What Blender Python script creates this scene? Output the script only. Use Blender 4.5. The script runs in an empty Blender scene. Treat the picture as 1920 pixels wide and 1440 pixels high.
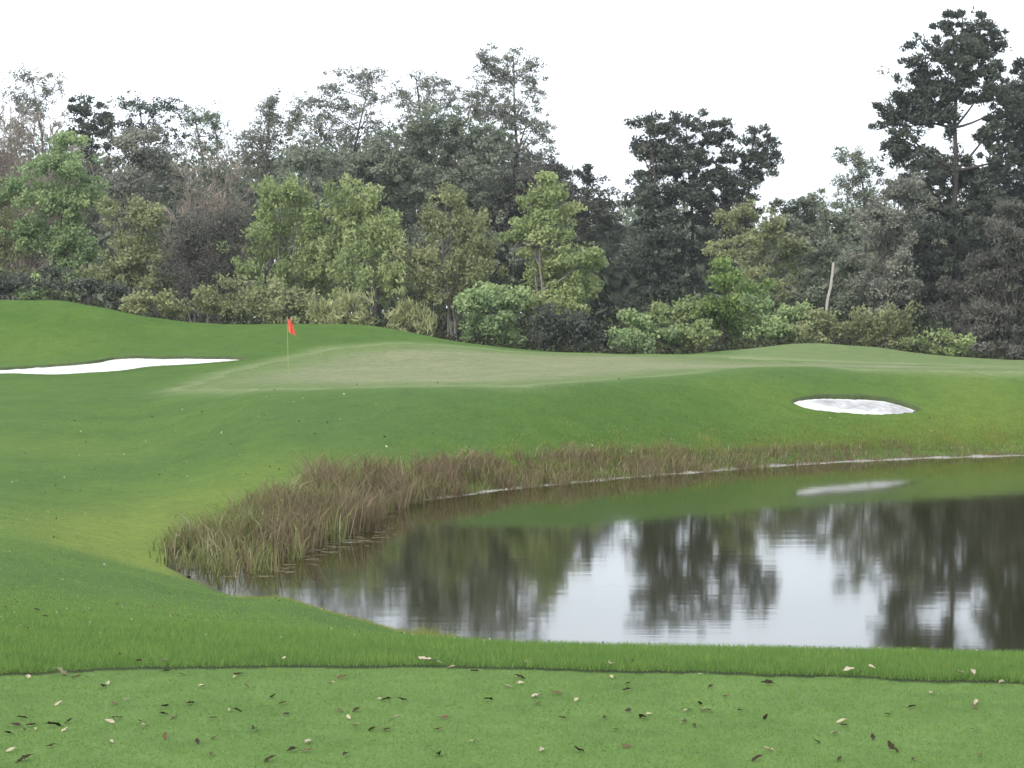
import bpy, math
import numpy as np
from mathutils import Vector

# ------------------------------------------------------------------ camera, sky, sun, exposure
SC = bpy.context.scene
COL = SC.collection
F_PX, CX, CY = 4000.0, 960.0, 720.0          # focal length and centre in photograph pixels
HORIZON = 590.0
CAM_Z = 3.9                                   # above the pond
PITCH = math.atan((CY - HORIZON) / F_PX)
TEE_Z = CAM_Z - 1.6
SUN_EL, SUN_AZ = 34.0, 208.0                  # azimuth clockwise from +Y (ahead of the camera)
EXPOSURE = 0.57
HAZE = 0.0002

cd = bpy.data.cameras.new('camera')
cd.sensor_width = 36.0
cd.lens = F_PX / 1920.0 * 36.0
cd.clip_start, cd.clip_end = 0.1, 4000.0
cam = bpy.data.objects.new('camera', cd)
COL.objects.link(cam)
cam.location = (0, 0, CAM_Z)
cam.rotation_euler = (math.pi / 2 - PITCH, 0, 0)
SC.camera = cam

world = bpy.data.worlds.new('World')
SC.world = world
world.use_nodes = True
wn, wl = world.node_tree.nodes, world.node_tree.links
for n in list(wn):
    wn.remove(n)
w_out = wn.new('ShaderNodeOutputWorld')
w_bg = wn.new('ShaderNodeBackground')
w_sky = wn.new('ShaderNodeTexSky')
w_sky.sky_type = 'NISHITA'
w_sky.sun_disc = False
w_sky.sun_elevation = math.radians(SUN_EL)
w_sky.sun_rotation = math.radians(SUN_AZ)
w_sky.air_density, w_sky.dust_density, w_sky.ozone_density = 1.0, 4.0, 1.0
# an even veil of thin white cloud over the clear sky
w_tc = wn.new('ShaderNodeTexCoord')
w_map = wn.new('ShaderNodeMapping')
w_map.inputs['Scale'].default_value = (1.0, 1.0, 4.0)
w_noise = wn.new('ShaderNodeTexNoise')
w_noise.inputs['Scale'].default_value = 2.2
w_noise.inputs['Detail'].default_value = 4.0
w_rmp = wn.new('ShaderNodeMapRange')
w_rmp.inputs['From Min'].default_value = 0.30
w_rmp.inputs['From Max'].default_value = 0.62
w_rmp.inputs['To Min'].default_value = 0.42
w_rmp.inputs['To Max'].default_value = 0.97
w_mix = wn.new('ShaderNodeMix')
w_mix.data_type = 'RGBA'
w_mix.inputs[7].default_value = (12.3, 13.2, 14.4, 1)
wl.new(w_tc.outputs['Generated'], w_map.inputs['Vector'])
wl.new(w_map.outputs['Vector'], w_noise.inputs['Vector'])
wl.new(w_noise.outputs['Fac'], w_rmp.inputs['Value'])
wl.new(w_rmp.outputs['Result'], w_mix.inputs[0])
wl.new(w_sky.outputs['Color'], w_mix.inputs[6])
wl.new(w_mix.outputs[2], w_bg.inputs['Color'])
w_bg.inputs['Strength'].default_value = 0.10
wl.new(w_bg.outputs['Background'], w_out.inputs['Surface'])

sd = bpy.data.lights.new('sun', 'SUN')
sd.energy = 1.5
sd.angle = math.radians(25)
sd.color = (1.0, 0.96, 0.90)
sun = bpy.data.objects.new('sun', sd)
COL.objects.link(sun)
_e, _a = math.radians(SUN_EL), math.radians(SUN_AZ)
sun_dir = Vector((math.sin(_a) * math.cos(_e), math.cos(_a) * math.cos(_e), math.sin(_e)))
sun.rotation_euler = sun_dir.to_track_quat('Z', 'Y').to_euler()
sun.location = (0, 0, 60)

SC.view_settings.view_transform = 'Standard'
SC.view_settings.look = 'None'
SC.view_settings.exposure = EXPOSURE
SC.view_settings.gamma = 1.0
SC.view_settings.use_curve_mapping = False
SC.cycles.max_bounces = 8
SC.cycles.diffuse_bounces = 3
SC.cycles.glossy_bounces = 3
SC.cycles.transparent_max_bounces = 8

# ------------------------------------------------------------------ helpers
def ray(px, py):
    """direction through a photograph pixel, scaled to one metre along +Y"""
    c, s = math.cos(PITCH), math.sin(PITCH)
    v = CY - py
    dy = F_PX * c + v * s
    return (px - CX) / dy, (-F_PX * s + v * c) / dy

def at(px, py, d):
    x, z = ray(px, py)
    return np.array([x * d, d, CAM_Z + z * d])

def pchip(xk, yk, x):
    """monotone cubic along the last axis; xk, yk (N,K) or (1,K), x (N,)"""
    xk = np.broadcast_to(xk, (len(x), xk.shape[-1])); yk = np.broadcast_to(yk, (len(x), yk.shape[-1]))
    h = np.diff(xk, axis=1); dl = np.diff(yk, axis=1) / h
    m = np.zeros_like(yk)
    a, b = dl[:, :-1], dl[:, 1:]
    w1, w2 = 2 * h[:, 1:] + h[:, :-1], h[:, 1:] + 2 * h[:, :-1]
    same = a * b > 0
    with np.errstate(divide='ignore', invalid='ignore'):
        hm = (w1 + w2) / (w1 / a + w2 / b)
    m[:, 1:-1] = np.where(same, hm, 0)
    m[:, 0], m[:, -1] = dl[:, 0], dl[:, -1]
    x = np.clip(x, xk[:, 0], xk[:, -1])
    i = np.clip((xk <= x[:, None]).sum(1) - 1, 0, xk.shape[1] - 2)
    r = np.arange(len(x))
    hh = h[r, i]; t = (x - xk[r, i]) / hh
    return ((2*t**3 - 3*t**2 + 1) * yk[r, i] + (t**3 - 2*t**2 + t) * hh * m[r, i]
            + (-2*t**3 + 3*t**2) * yk[r, i+1] + (t**3 - t**2) * hh * m[r, i+1])

def wave_noise(x, y, scale, seed, n=7):
    r = np.random.RandomState(seed)
    o = np.zeros_like(x)
    for k in range(n):
        a = r.uniform(0, 2 * math.pi); f = r.uniform(0.6, 1.9) / scale
        o += np.sin((x * math.cos(a) + y * math.sin(a)) * f * 2 * math.pi / 2 + r.uniform(0, 6.28))
    return o / math.sqrt(n)

def make_mesh(name, verts, faces, mat, parent=None, smooth=False, attrs=None, vattrs=None):
    """faces: (M,3) or (M,4) int array; attrs: per-face floats; vattrs: per-vertex floats"""
    verts = np.ascontiguousarray(verts, dtype=np.float32); faces = np.ascontiguousarray(faces, dtype=np.int32)
    me = bpy.data.meshes.new(name)
    me.vertices.add(len(verts)); me.vertices.foreach_set('co', verts.ravel())
    k = faces.shape[1]
    me.loops.add(faces.size); me.loops.foreach_set('vertex_index', faces.ravel())
    me.polygons.add(len(faces))
    me.polygons.foreach_set('loop_start', np.arange(0, faces.size, k, dtype=np.int32))
    me.polygons.foreach_set('loop_total', np.full(len(faces), k, dtype=np.int32))
    me.polygons.foreach_set('use_smooth', np.full(len(faces), smooth, dtype=bool))
    me.update(calc_edges=True)
    for src, dom in ((attrs, 'FACE'), (vattrs, 'POINT')):
        for an, av in (src or {}).items():
            at_ = me.attributes.new(an, 'FLOAT', dom)
            at_.data.foreach_set('value', np.ascontiguousarray(av, dtype=np.float32))
    if mat:
        me.materials.append(mat)
    o = bpy.data.objects.new(name, me)
    COL.objects.link(o)
    if parent is not None:
        o.parent = parent
    return o

def tag(o, label=None, cat=None, group=None, kind=None):
    if label: o['label'] = label
    if cat: o['category'] = cat
    if group: o['group'] = group
    if kind: o['kind'] = kind
    return o

def empty(name, loc):
    o = bpy.data.objects.new(name, None)
    o.empty_display_size = 0.2
    COL.objects.link(o)
    o.location = loc
    return o

def tube(pts, radii, n=6):
    """tapered tube along a polyline -> verts, quads"""
    pts = np.asarray(pts, float); m = len(pts)
    tg = np.gradient(pts, axis=0); tg /= np.linalg.norm(tg, axis=1)[:, None] + 1e-9
    ref = np.where(np.abs(tg[:, 2:3]) > 0.9, np.array([[1., 0, 0]]), np.array([[0, 0, 1.]]))
    a = np.cross(tg, ref); a /= np.linalg.norm(a, axis=1)[:, None] + 1e-9
    b = np.cross(tg, a)
    th = np.arange(n) * 2 * math.pi / n
    v = pts[:, None, :] + np.asarray(radii)[:, None, None] * (a[:, None, :] * np.cos(th)[None, :, None] + b[:, None, :] * np.sin(th)[None, :, None])
    i = np.arange(m - 1)[:, None] * n; j = np.arange(n)[None, :]; j2 = (j + 1) % n
    f = np.stack([i + j, i + j2, i + n + j2, i + n + j], -1).reshape(-1, 4)
    return v.reshape(-1, 3), f

def join(parts):
    vs, fs, o = [], [], 0
    for v, f in parts:
        vs.append(v); fs.append(f + o); o += len(v)
    return np.concatenate(vs), np.concatenate(fs)

# ------------------------------------------------------------------ materials
def new_mat(name):
    m = bpy.data.materials.new(name); m.use_nodes = True
    nt = m.node_tree
    return m, nt, nt.nodes, nt.links, nt.nodes['Principled BSDF']

def ramp(nodes, stops):
    r = nodes.new('ShaderNodeValToRGB')
    el = r.color_ramp.elements
    while len(el) < len(stops): el.new(0.5)
    for e, (p, c) in zip(el, stops):
        e.position = p; e.color = (c[0], c[1], c[2], 1)
    return r

def noise(nodes, links, coord, scale, detail=3.0, rough=0.55):
    n = nodes.new('ShaderNodeTexNoise')
    n.inputs['Scale'].default_value = scale; n.inputs['Detail'].default_value = detail
    n.inputs['Roughness'].default_value = rough
    links.new(coord, n.inputs['Vector'])
    return n

def mixrgb(nodes, links, fac, a, b, mode='MIX'):
    m = nodes.new('ShaderNodeMix'); m.data_type = 'RGBA'; m.blend_type = mode
    for sock, v in ((0, fac), (6, a), (7, b)):
        if hasattr(v, 'is_output'): links.new(v, m.inputs[sock])
        elif sock == 0: m.inputs[0].default_value = v
        else: m.inputs[sock].default_value = (v[0], v[1], v[2], 1)
    return m.outputs[2]

def attr(nodes, name):
    a = nodes.new('ShaderNodeAttribute'); a.attribute_name = name
    return a.outputs['Fac']

def turf_material(name, base, dark, light, grain_scale, mottle, tint=False, bump=0.35):
    m, nt, N, L, P = new_mat(name)
    tc = N.new('ShaderNodeTexCoord').outputs['Object']
    n1 = noise(N, L, tc, mottle, 4.0)
    r1 = ramp(N, [(0.3, dark), (0.52, base), (0.75, light)])
    L.new(n1.outputs['Fac'], r1.inputs['Fac'])
    col = r1.outputs['Color']
    if tint:
        col = mixrgb(N, L, attr(N, 'dry'), col, (0.125, 0.170, 0.024))
        col = mixrgb(N, L, attr(N, 'lush'), col, (0.052, 0.104, 0.016))
        col = mixrgb(N, L, attr(N, 'collar'), col, (0.165, 0.200, 0.085))
        col = mixrgb(N, L, attr(N, 'mud'), col, (0.075, 0.065, 0.035))
        col = mixrgb(N, L, attr(N, 'step_shade'), col, (0.022, 0.026, 0.012))  # shadow line of the mown step, put into the turf colour
    if name == 'putting_turf':
        col = mixrgb(N, L, attr(N, 'rim'), col, (0.085, 0.140, 0.030))
    n3 = noise(N, L, tc, mottle * 4.5, 5.0, 0.65)
    r3 = ramp(N, [(0.3, (0.84, 0.86, 0.82)), (0.5, (1, 1, 1)), (0.72, (1.16, 1.12, 1.08))])
    L.new(n3.outputs['Fac'], r3.inputs['Fac'])
    col = mixrgb(N, L, 1.0, col, r3.outputs['Color'], 'MULTIPLY')
    n2 = noise(N, L, tc, grain_scale, 5.0, 0.7)
    r2 = ramp(N, [(0.25, (0.62, 0.62, 0.62)), (0.5, (1, 1, 1)), (0.8, (1.35, 1.33, 1.2))])
    L.new(n2.outputs['Fac'], r2.inputs['Fac'])
    col = mixrgb(N, L, 1.0, col, r2.outputs['Color'], 'MULTIPLY')
    L.new(col, P.inputs['Base Color'])
    P.inputs['Roughness'].default_value = 0.85
    P.inputs['Specular IOR Level'].default_value = 0.12
    b = N.new('ShaderNodeBump'); b.inputs['Strength'].default_value = bump; b.inputs['Distance'].default_value = 0.03
    L.new(n2.outputs['Fac'], b.inputs['Height']); L.new(b.outputs['Normal'], P.inputs['Normal'])
    return m

M_TURF = turf_material('turf', (0.060, 0.118, 0.014), (0.050, 0.104, 0.012), (0.074, 0.134, 0.018), 9.0, 0.35, True)
M_GREEN = turf_material('putting_turf', (0.168, 0.186, 0.090), (0.150, 0.172, 0.078), (0.190, 0.202, 0.103), 5.0, 0.30, False, 0.10)
M_TEE = turf_material('tee_turf', (0.104, 0.177, 0.045), (0.090, 0.160, 0.038), (0.123, 0.197, 0.054), 60.0, 1.3, False, 0.35)

def sand_material():
    m, nt, N, L, P = new_mat('white_sand')
    tc = N.new('ShaderNodeTexCoord').outputs['Object']
    n1 = noise(N, L, tc, 1.6, 5.0)
    r = ramp(N, [(0.3, (0.48, 0.465, 0.45)), (0.62, (0.72, 0.71, 0.69))])
    L.new(n1.outputs['Fac'], r.inputs['Fac'])
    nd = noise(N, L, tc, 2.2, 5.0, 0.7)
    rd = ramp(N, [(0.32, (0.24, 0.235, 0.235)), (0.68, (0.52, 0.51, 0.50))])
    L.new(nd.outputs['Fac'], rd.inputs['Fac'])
    L.new(mixrgb(N, L, attr(N, 'back_shade'), r.outputs['Color'], rd.outputs['Color']), P.inputs['Base Color'])  # greyer sand colour that paints shade on the back face
    P.inputs['Roughness'].default_value = 0.95
    n2 = noise(N, L, tc, 7.0, 4.0)
    b = N.new('ShaderNodeBump'); b.inputs['Strength'].default_value = 0.5; b.inputs['Distance'].default_value = 0.06
    L.new(n2.outputs['Fac'], b.inputs['Height']); L.new(b.outputs['Normal'], P.inputs['Normal'])
    return m
M_SAND = sand_material()

def water_material():
    m, nt, N, L, P = new_mat('pond_water')
    P.inputs['Base Color'].default_value = (0.019, 0.019, 0.003, 1)
    P.inputs['Roughness'].default_value = 0.048
    P.inputs['IOR'].default_value = 1.333
    tc = N.new('ShaderNodeTexCoord').outputs['Object']
    mp = N.new('ShaderNodeMapping'); mp.inputs['Scale'].default_value = (0.5, 2.2, 1)
    L.new(tc, mp.inputs['Vector'])
    n1 = noise(N, L, mp.outputs['Vector'], 1.1, 3.0, 0.5)
    b = N.new('ShaderNodeBump'); b.inputs['Strength'].default_value = 1.0; b.inputs['Distance'].default_value = 0.0008
    L.new(n1.outputs['Fac'], b.inputs['Height']); L.new(b.outputs['Normal'], P.inputs['Normal'])
    return m
M_WATER = water_material()

def leaf_material(name, dark, mid, light, transl=0.25):
    m, nt, N, L, P = new_mat(name)
    r = ramp(N, [(0.0, dark), (0.5, mid), (1.0, light)])
    L.new(attr(N, 'v'), r.inputs['Fac'])
    L.new(r.outputs['Color'], P.inputs['Base Color'])
    P.inputs['Roughness'].default_value = 0.7
    P.inputs['Specular IOR Level'].default_value = 0.06
    t = N.new('ShaderNodeBsdfTranslucent'); L.new(r.outputs['Color'], t.inputs['Color'])
    mx = N.new('ShaderNodeMixShader'); mx.inputs['Fac'].default_value = transl
    L.new(P.outputs['BSDF'], mx.inputs[1]); L.new(t.outputs['BSDF'], mx.inputs[2])
    L.new(mx.outputs['Shader'], N['Material Output'].inputs['Surface'])
    return m

def plain_material(name, c1, c2, scale=6.0, rough=0.8, stretch=(1, 1, 1)):
    m, nt, N, L, P = new_mat(name)
    tc = N.new('ShaderNodeTexCoord').outputs['Object']
    mp = N.new('ShaderNodeMapping'); mp.inputs['Scale'].default_value = stretch
    L.new(tc, mp.inputs['Vector'])
    n1 = noise(N, L, mp.outputs['Vector'], scale, 5.0, 0.65)
    r = ramp(N, [(0.3, c1), (0.7, c2)])
    L.new(n1.outputs['Fac'], r.inputs['Fac']); L.new(r.outputs['Color'], P.inputs['Base Color'])
    P.inputs['Roughness'].default_value = rough
    P.inputs['Specular IOR Level'].default_value = 0.2
    return m

# ------------------------------------------------------------------ terrain: knot lines (distance, height) per viewing column
def zz(py, d, px=960):
    return CAM_Z + ray(px, py)[1] * d
def tee_edge_d(py):
    return 1.6 / -ray(960, py)[1]
COLS = [-900, -350, 0, 250, 500, 750, 1000, 1250, 1500, 1750, 1920, 2400, 2900]
TE = [1290, 1278, 1268, 1257, 1254, 1254, 1257, 1264, 1271, 1279, 1287, 1300, 1310]
def col(te, crest, mid, *k):
    """k: (d, py) pairs, or (d, 'z', height)"""
    d1 = tee_edge_d(te)
    out = [(-30.0, TEE_Z), (2.0, TEE_Z), (d1 - 0.05, TEE_Z), (d1 + 1.2, TEE_Z + crest), (17.0, mid)]
    for e in k:
        out.append((e[0], e[2]) if len(e) == 3 else (e[0], zz(e[1], e[0])))
    dc, zc = out[-1]
    out += [(dc + 5.0, zc - 0.25), (dc + 14.0, min(zc - 1.0, 1.7)), (190.0, 1.2), (1600.0, 1.2)]
    return out
Z = 'z'
PROF = [
    col(TE[0], -0.05, 1.75, (22, Z, 1.3), (30, Z, 1.0), (38, Z, .9), (45, Z, .9), (55, Z, 1.0), (70, Z, 1.3), (88, Z, 1.9), (97, Z, 2.3), (116, Z, 5.2)),
    col(TE[1], -0.05, 1.68, (22, Z, 1.2), (30, Z, .85), (38, Z, .7), (45, Z, .6), (55, Z, .7), (70, Z, 1.0), (88, Z, 1.55), (96, Z, 1.8), (114, Z, 4.9)),
    col(TE[2], -0.06, 1.62, (22, 1096), (30, 1020), (38, 950), (45, 902), (55, 838), (70, 765), (88, 703), (96, 685), (112, 562)),
    col(TE[3], -0.07, 1.52, (24, 1112), (29, 1072), (33.5, 1046), (40, 975), (50, 893), (66, 788), (84, 713), (95, 674), (110, 590)),
    col(TE[4], -0.08, 1.42, (29.0, Z, .03), (31.0, Z, -.25), (33.0, Z, -.25), (36.5, Z, .02), (43, Z, .25), (64, 738), (82, 703), (92, 668), (104, 607)),
    col(TE[5], -0.09, 1.25, (25.8, Z, .03), (29.5, Z, -.7), (41, Z, -.5), (44.2, Z, .02), (48, Z, .42), (59.5, 729), (80, 695), (90, 655), (102, 621)),
    col(TE[6], -0.10, 1.00, (24.0, Z, .03), (28, Z, -.8), (45, Z, -.6), (48.6, Z, .02), (52, Z, .48), (59, 724), (78, 690), (88, 669), (100, 657)),
    col(TE[7], -0.10, 0.95, (23.5, Z, .03), (27, Z, -.8), (49, Z, -.6), (52.2, Z, .02), (55, Z, .45), (62.5, 708), (78, 690), (88, 674), (100, 664)),
    col(TE[8], -0.10, 0.95, (23.0, Z, .03), (27, Z, -.8), (52, Z, -.6), (55.8, Z, .02), (58.5, Z, .45), (68, 690), (79, 685), (88, 668), (98, 644)),
    col(TE[9], -0.10, 0.95, (22.5, Z, .03), (27, Z, -.8), (54, Z, -.6), (58.2, Z, .02), (60.5, Z, .42), (70, 692), (81, 688), (90, 677), (100, 667)),
    col(TE[10], -0.10, 0.95, (22.0, Z, .03), (27, Z, -.8), (55, Z, -.6), (59.2, Z, .02), (61.5, Z, .40), (71.5, 695), (83, 690), (92, 684), (102, 677)),
    col(TE[11], -0.10, 0.95, (21.5, Z, .03), (27, Z, -.8), (57, Z, -.6), (61.0, Z, .02), (63.5, Z, .40), (78, Z, 1.8), (86, Z, 1.75), (94, Z, 1.7), (104, Z, 1.6)),
    col(TE[12], -0.10, 0.95, (21.5, Z, .03), (27, Z, -.8), (58, Z, -.6), (62.0, Z, .02), (65, Z, .40), (78, Z, 1.7), (86, Z, 1.7), (94, Z, 1.7), (104, Z, 1.6)),
]
PD = np.array([[k[0] for k in c] for c in PROF]); PZ = np.array([[k[1] for k in c] for c in PROF])
# extra columns between those above, to follow the skyline of the mounds
for _x, _py in ((110, 563), (180, 574), (330, 603), (420, 608), (620, 608), (690, 611), (870, 645), (1370, 655), (1620, 651)):
    _i = next(i for i, c in enumerate(COLS) if c > _x); _t = (_x - COLS[_i - 1]) / (COLS[_i] - COLS[_i - 1])
    _d = PD[_i - 1] * (1 - _t) + PD[_i] * _t; _z = PZ[_i - 1] * (1 - _t) + PZ[_i] * _t
    _zn = zz(_py, _d[13]); _z[14:16] += _zn - _z[13]; _z[13] = _zn; _z[12] = min(_z[12], _zn - .15)
    COLS.insert(_i, _x); PD = np.insert(PD, _i, _d, 0); PZ = np.insert(PZ, _i, _z, 0)
CA = np.array([COLS], float)
_PT = np.arange(COLS[0], COLS[-1] + 1, 2.0)
TAB_D = [pchip(CA, PD[None, :, j], _PT) for j in range(PD.shape[1])]
TAB_Z = [pchip(CA, PZ[None, :, j], _PT) for j in range(PD.shape[1])]
K_TEE, K_NEAR, K_FAR, K_CREST = 2, 5, 8, 13
def knot_d(j, px):
    return np.interp(px, _PT, TAB_D[j])

def ground_raw(X, Y):
    X = np.asarray(X, float); Y = np.asarray(Y, float)
    px = np.clip(CX + F_PX * X / np.maximum(Y, 4.0), COLS[0], COLS[-1])
    kd = np.stack([np.interp(px, _PT, t) for t in TAB_D], 1)
    kz = np.stack([np.interp(px, _PT, t) for t in TAB_Z], 1)
    z = pchip(kd, kz, Y)
    far = np.clip((Y - 14) / 15, 0, 1)
    wet = np.clip(np.abs(z) / 0.5, 0, 1)
    return z + far * wet * (0.035 * wave_noise(X, Y, 7.0, 3) + 0.015 * wave_noise(X, Y, 2.4, 4))

def tee_edge_line(X, Y):
    px = np.clip(CX + F_PX * X / np.maximum(Y, 4.0), COLS[0], COLS[-1])
    d = knot_d(K_TEE, px) + 0.05
    return d + 0.03 * wave_noise(X, X * 0, 0.5, 9) + 0.012 * wave_noise(X, X * 0, 0.12, 10)

def hit(px, py, lo=5.0, hi=118.0, f=None):
    """where the line of sight through a pixel meets the ground"""
    f = f or ground_raw
    x, z = ray(px, py)
    Yv = np.linspace(lo, hi, 700)
    g = f(x * Yv, Yv) - (CAM_Z + z * Yv)
    i = np.argmax(g >= 0) if (g >= 0).any() else int(np.argmax(g))
    Y0 = Yv[i]
    return np.array([x * Y0, Y0, float(f(np.array([x * Y0]), np.array([Y0]))[0])])

def poly_dist(P, X, Y):
    """signed distance to polygon, positive inside"""
    P = np.asarray(P)[:, :2]
    d2 = np.full(X.shape, 1e12); inside = np.zeros(X.shape, bool)
    for a, b in zip(P, np.roll(P, -1, 0)):
        e = b - a; l2 = e @ e + 1e-12
        t = np.clip(((X - a[0]) * e[0] + (Y - a[1]) * e[1]) / l2, 0, 1)
        d2 = np.minimum(d2, (X - a[0] - t * e[0])**2 + (Y - a[1] - t * e[1])**2)
        c = (a[1] > Y) != (b[1] > Y)
        xi = a[0] + (Y - a[1]) / (e[1] if abs(e[1]) > 1e-9 else 1e-9) * e[0]
        inside ^= c & (X < xi)
    return np.where(inside, 1, -1) * np.sqrt(d2)

GREEN_PX = [(350, 727), (430, 731), (540, 728), (800, 722), (960, 723), (1100, 713), (1230, 704), (1320, 694), (1420, 688), (1600, 691), (1800, 696), (1990, 700),
            (1990, 688), (1700, 683), (1500, 677), (1380, 673), (1320, 668), (1250, 667), (1100, 664), (950, 660), (860, 650), (720, 647), (620, 656), (540, 673), (440, 697)]
BUNK_L_PX = [(-260, 712), (-100, 706), (0, 700), (60, 702), (110, 703), (180, 699), (235, 695), (265, 689), (330, 685), (400, 681), (478, 672),
             (430, 669), (330, 668), (210, 669), (190, 676), (130, 682), (50, 687), (0, 690), (-120, 694), (-260, 700)]
BUNK_R_PX = [(1482, 756), (1500, 764), (1540, 772), (1600, 778), (1660, 781), (1724, 774), (1722, 769), (1702, 758), (1660, 747), (1620, 743), (1560, 742), (1515, 747)]
GREEN_P = np.array([hit(*p) for p in GREEN_PX])
BUNK_L = np.array([hit(*p) for p in BUNK_L_PX])
BUNK_R = np.array([hit(*p) for p in BUNK_R_PX])

def smooth01(t):
    t = np.clip(t, 0, 1); return t * t * (3 - 2 * t)

def refine(P, step=0.12):
    """rounded, evenly resampled outline"""
    P = np.asarray(P)[:, :2]
    for _ in range(2):
        Q = np.roll(P, -1, 0)
        P = np.stack([.75 * P + .25 * Q, .25 * P + .75 * Q], 1).reshape(-1, 2)
    Q = np.vstack([P, P[:1]]); l = np.r_[0, np.cumsum(np.linalg.norm(np.diff(Q, axis=0), axis=1))]
    t = np.arange(0, l[-1], step)
    return np.stack([np.interp(t, l, Q[:, 0]), np.interp(t, l, Q[:, 1])], 1)
BUNK_L, BUNK_R = refine(BUNK_L), refine(BUNK_R)

def sand_drop(P, X, Y):
    lo, hi = P[:, 1].min(), P[:, 1].max()
    t = (Y - lo) / (hi - lo)
    return 0.045 + 0.06 * smooth01((t - .3) / .6)

def ground(X, Y, parts=False):
    X = np.asarray(X, float); Y = np.asarray(Y, float)
    z = ground_raw(X, Y)
    dl = np.full(X.shape, -9.0); dr = dl.copy()
    for P, dd, s in ((BUNK_L, dl, (Y > 75) & (Y < 108) & (X < -5)), (BUNK_R, dr, (Y > 55) & (Y < 76) & (X > 5) & (X < 17))):
        if s.any():
            q = poly_dist(P, X[s], Y[s]); dd[s] = q
            z[s] -= (q > -0.12) * 0.5
    return (z, dl, dr) if parts else z

def g1(x, y):
    return float(ground(np.array([x], float), np.array([y], float))[0])

# grid fanned out from a point behind the camera
ys = np.concatenate([np.arange(-12, 4, 0.8), np.arange(4, 9.2, 0.12), np.arange(9.2, 10.6, 0.03), np.arange(10.6, 13, 0.1), np.arange(13, 60, 0.2), np.arange(60, 112, 0.22), np.arange(112, 200, 3.0), [210, 240, 300, 400, 600, 900, 1500]])
us = np.concatenate([-np.geomspace(0.9, 0.265, 24), np.arange(-0.26, 0.2601, 0.0019), np.geomspace(0.265, 0.9, 24)])
GX = us[None, :] * (ys[:, None] + 14.0); GY = np.repeat(ys[:, None], len(us), 1)
xx, yy = GX.ravel(), GY.ravel()
gz, dL, dR = ground(xx, yy, True)
dG = np.full(xx.shape, -9.0)
_s = (yy > 55) & (yy < 112)
dG[_s] = poly_dist(GREEN_P, xx[_s], yy[_s]) + 0.15 * wave_noise(xx[_s], yy[_s], 2.0, 31)
edge = tee_edge_line(xx, yy)
verts = np.stack([xx, yy, gz], 1)
nr, nc = GX.shape
ii = (np.arange(nr - 1)[:, None] * nc + np.arange(nc - 1)[None, :]).ravel()
quads = np.stack([ii, ii + 1, ii + nc + 1, ii + nc], 1)
fm = lambda a: a[quads].mean(1)
f_tee = fm(yy - edge) < 0
f_green = fm(dG) > 0
f_ground = ~(f_tee | f_green)

# natural turf colour: dry margins round the pond, lusher banks, close-mown collar
DRY = [(hit(b[0], b[1]),) + b[2:] for b in [(250, 990, 1.6, 4, .8), (320, 1062, 1.6, 2.0, .8), (150, 1010, 1.8, 4, .45), (480, 1100, 1.5, 1.6, .7), (650, 1145, 1.5, 1.4, .7), (800, 1180, 1.3, 1.2, .8),
          (400, 930, 2.5, 4, .55), (700, 872, 3.5, 2.0, .45), (120, 845, 3.0, 3.5, .4), (950, 850, 4, 1.6, .4), (1200, 838, 4, 1.5, .35), (1880, 760, 3.5, 6, .3), (1790, 740, 2.5, 4, .25),
          (1420, 735, 1.6, 4, .4), (1740, 800, 3, 3, .3), (30, 660, 4, 3, .35)]]
LUSH = [(hit(b[0], b[1]),) + b[2:] for b in [(700, 800, 4, 7, .45), (1000, 775, 6, 6, .8), (1250, 780, 4, 5, .5), (1550, 712, 4, 3, .7), (400, 820, 5, 5, .35), (900, 1230, 1.6, .5, .5), (1500, 1240, 1.6, .5, .5),
          (380, 645, 5, 4, .45), (20, 650, 4, 3, .2), (100, 1080, 2.5, 4, .3), (560, 640, 4, 3, .35)]]
def tint(T, x, y):
    o = np.zeros_like(x)
    for p, rx, ry, w in T:
        o += w * np.exp(-((x - p[0]) / rx)**2 - ((y - p[1]) / ry)**2)
    return np.clip(o, 0, 1)
dry, lush = tint(DRY, xx, yy), tint(LUSH, xx, yy)
collar = np.where(dG > -9, np.exp(-np.clip(-dG, 0, 9)**2 / 1.2), 0) * 0.8
bpx = CX + F_PX * xx / np.maximum(yy, 4)
collar += 0.55 * ((yy > 74) & (yy < 106)) * smooth01((bpx - 1330) / 80) * smooth01((yy - 73) / 4)
mud = smooth01((0.10 - gz) / 0.12) * (yy > 18) * (yy < 70)
mud = np.clip(mud, 0, 1) * smooth01((bpx - 300) / 60)
step_shade = np.exp(-((yy - edge - .06) / .055)**2) * (np.abs(yy - edge) < .3)  # dark band painted along the tee edge as the step's shadow
dry = np.clip(dry, 0, 1); lush = np.clip(lush, 0, 1); collar = np.clip(collar, 0, 1)
vat = {'dry': dry, 'lush': lush, 'collar': collar, 'mud': mud, 'step_shade': step_shade, 'rim': 0.75 * (1 - smooth01(dG / 4.5))}

def zone(name, sel, mat, **kw):
    q = quads[sel]; u, inv = np.unique(q, return_inverse=True)
    o = make_mesh(name, verts[u], inv.reshape(-1, 4), mat, smooth=True, vattrs={k: v[u] for k, v in vat.items()})
    return tag(o, kind='structure', **kw)

zone('ground', f_ground, M_TURF)
zone('tee_ground', f_tee, M_TEE)
zone('putting_green', f_green, M_GREEN)

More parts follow.
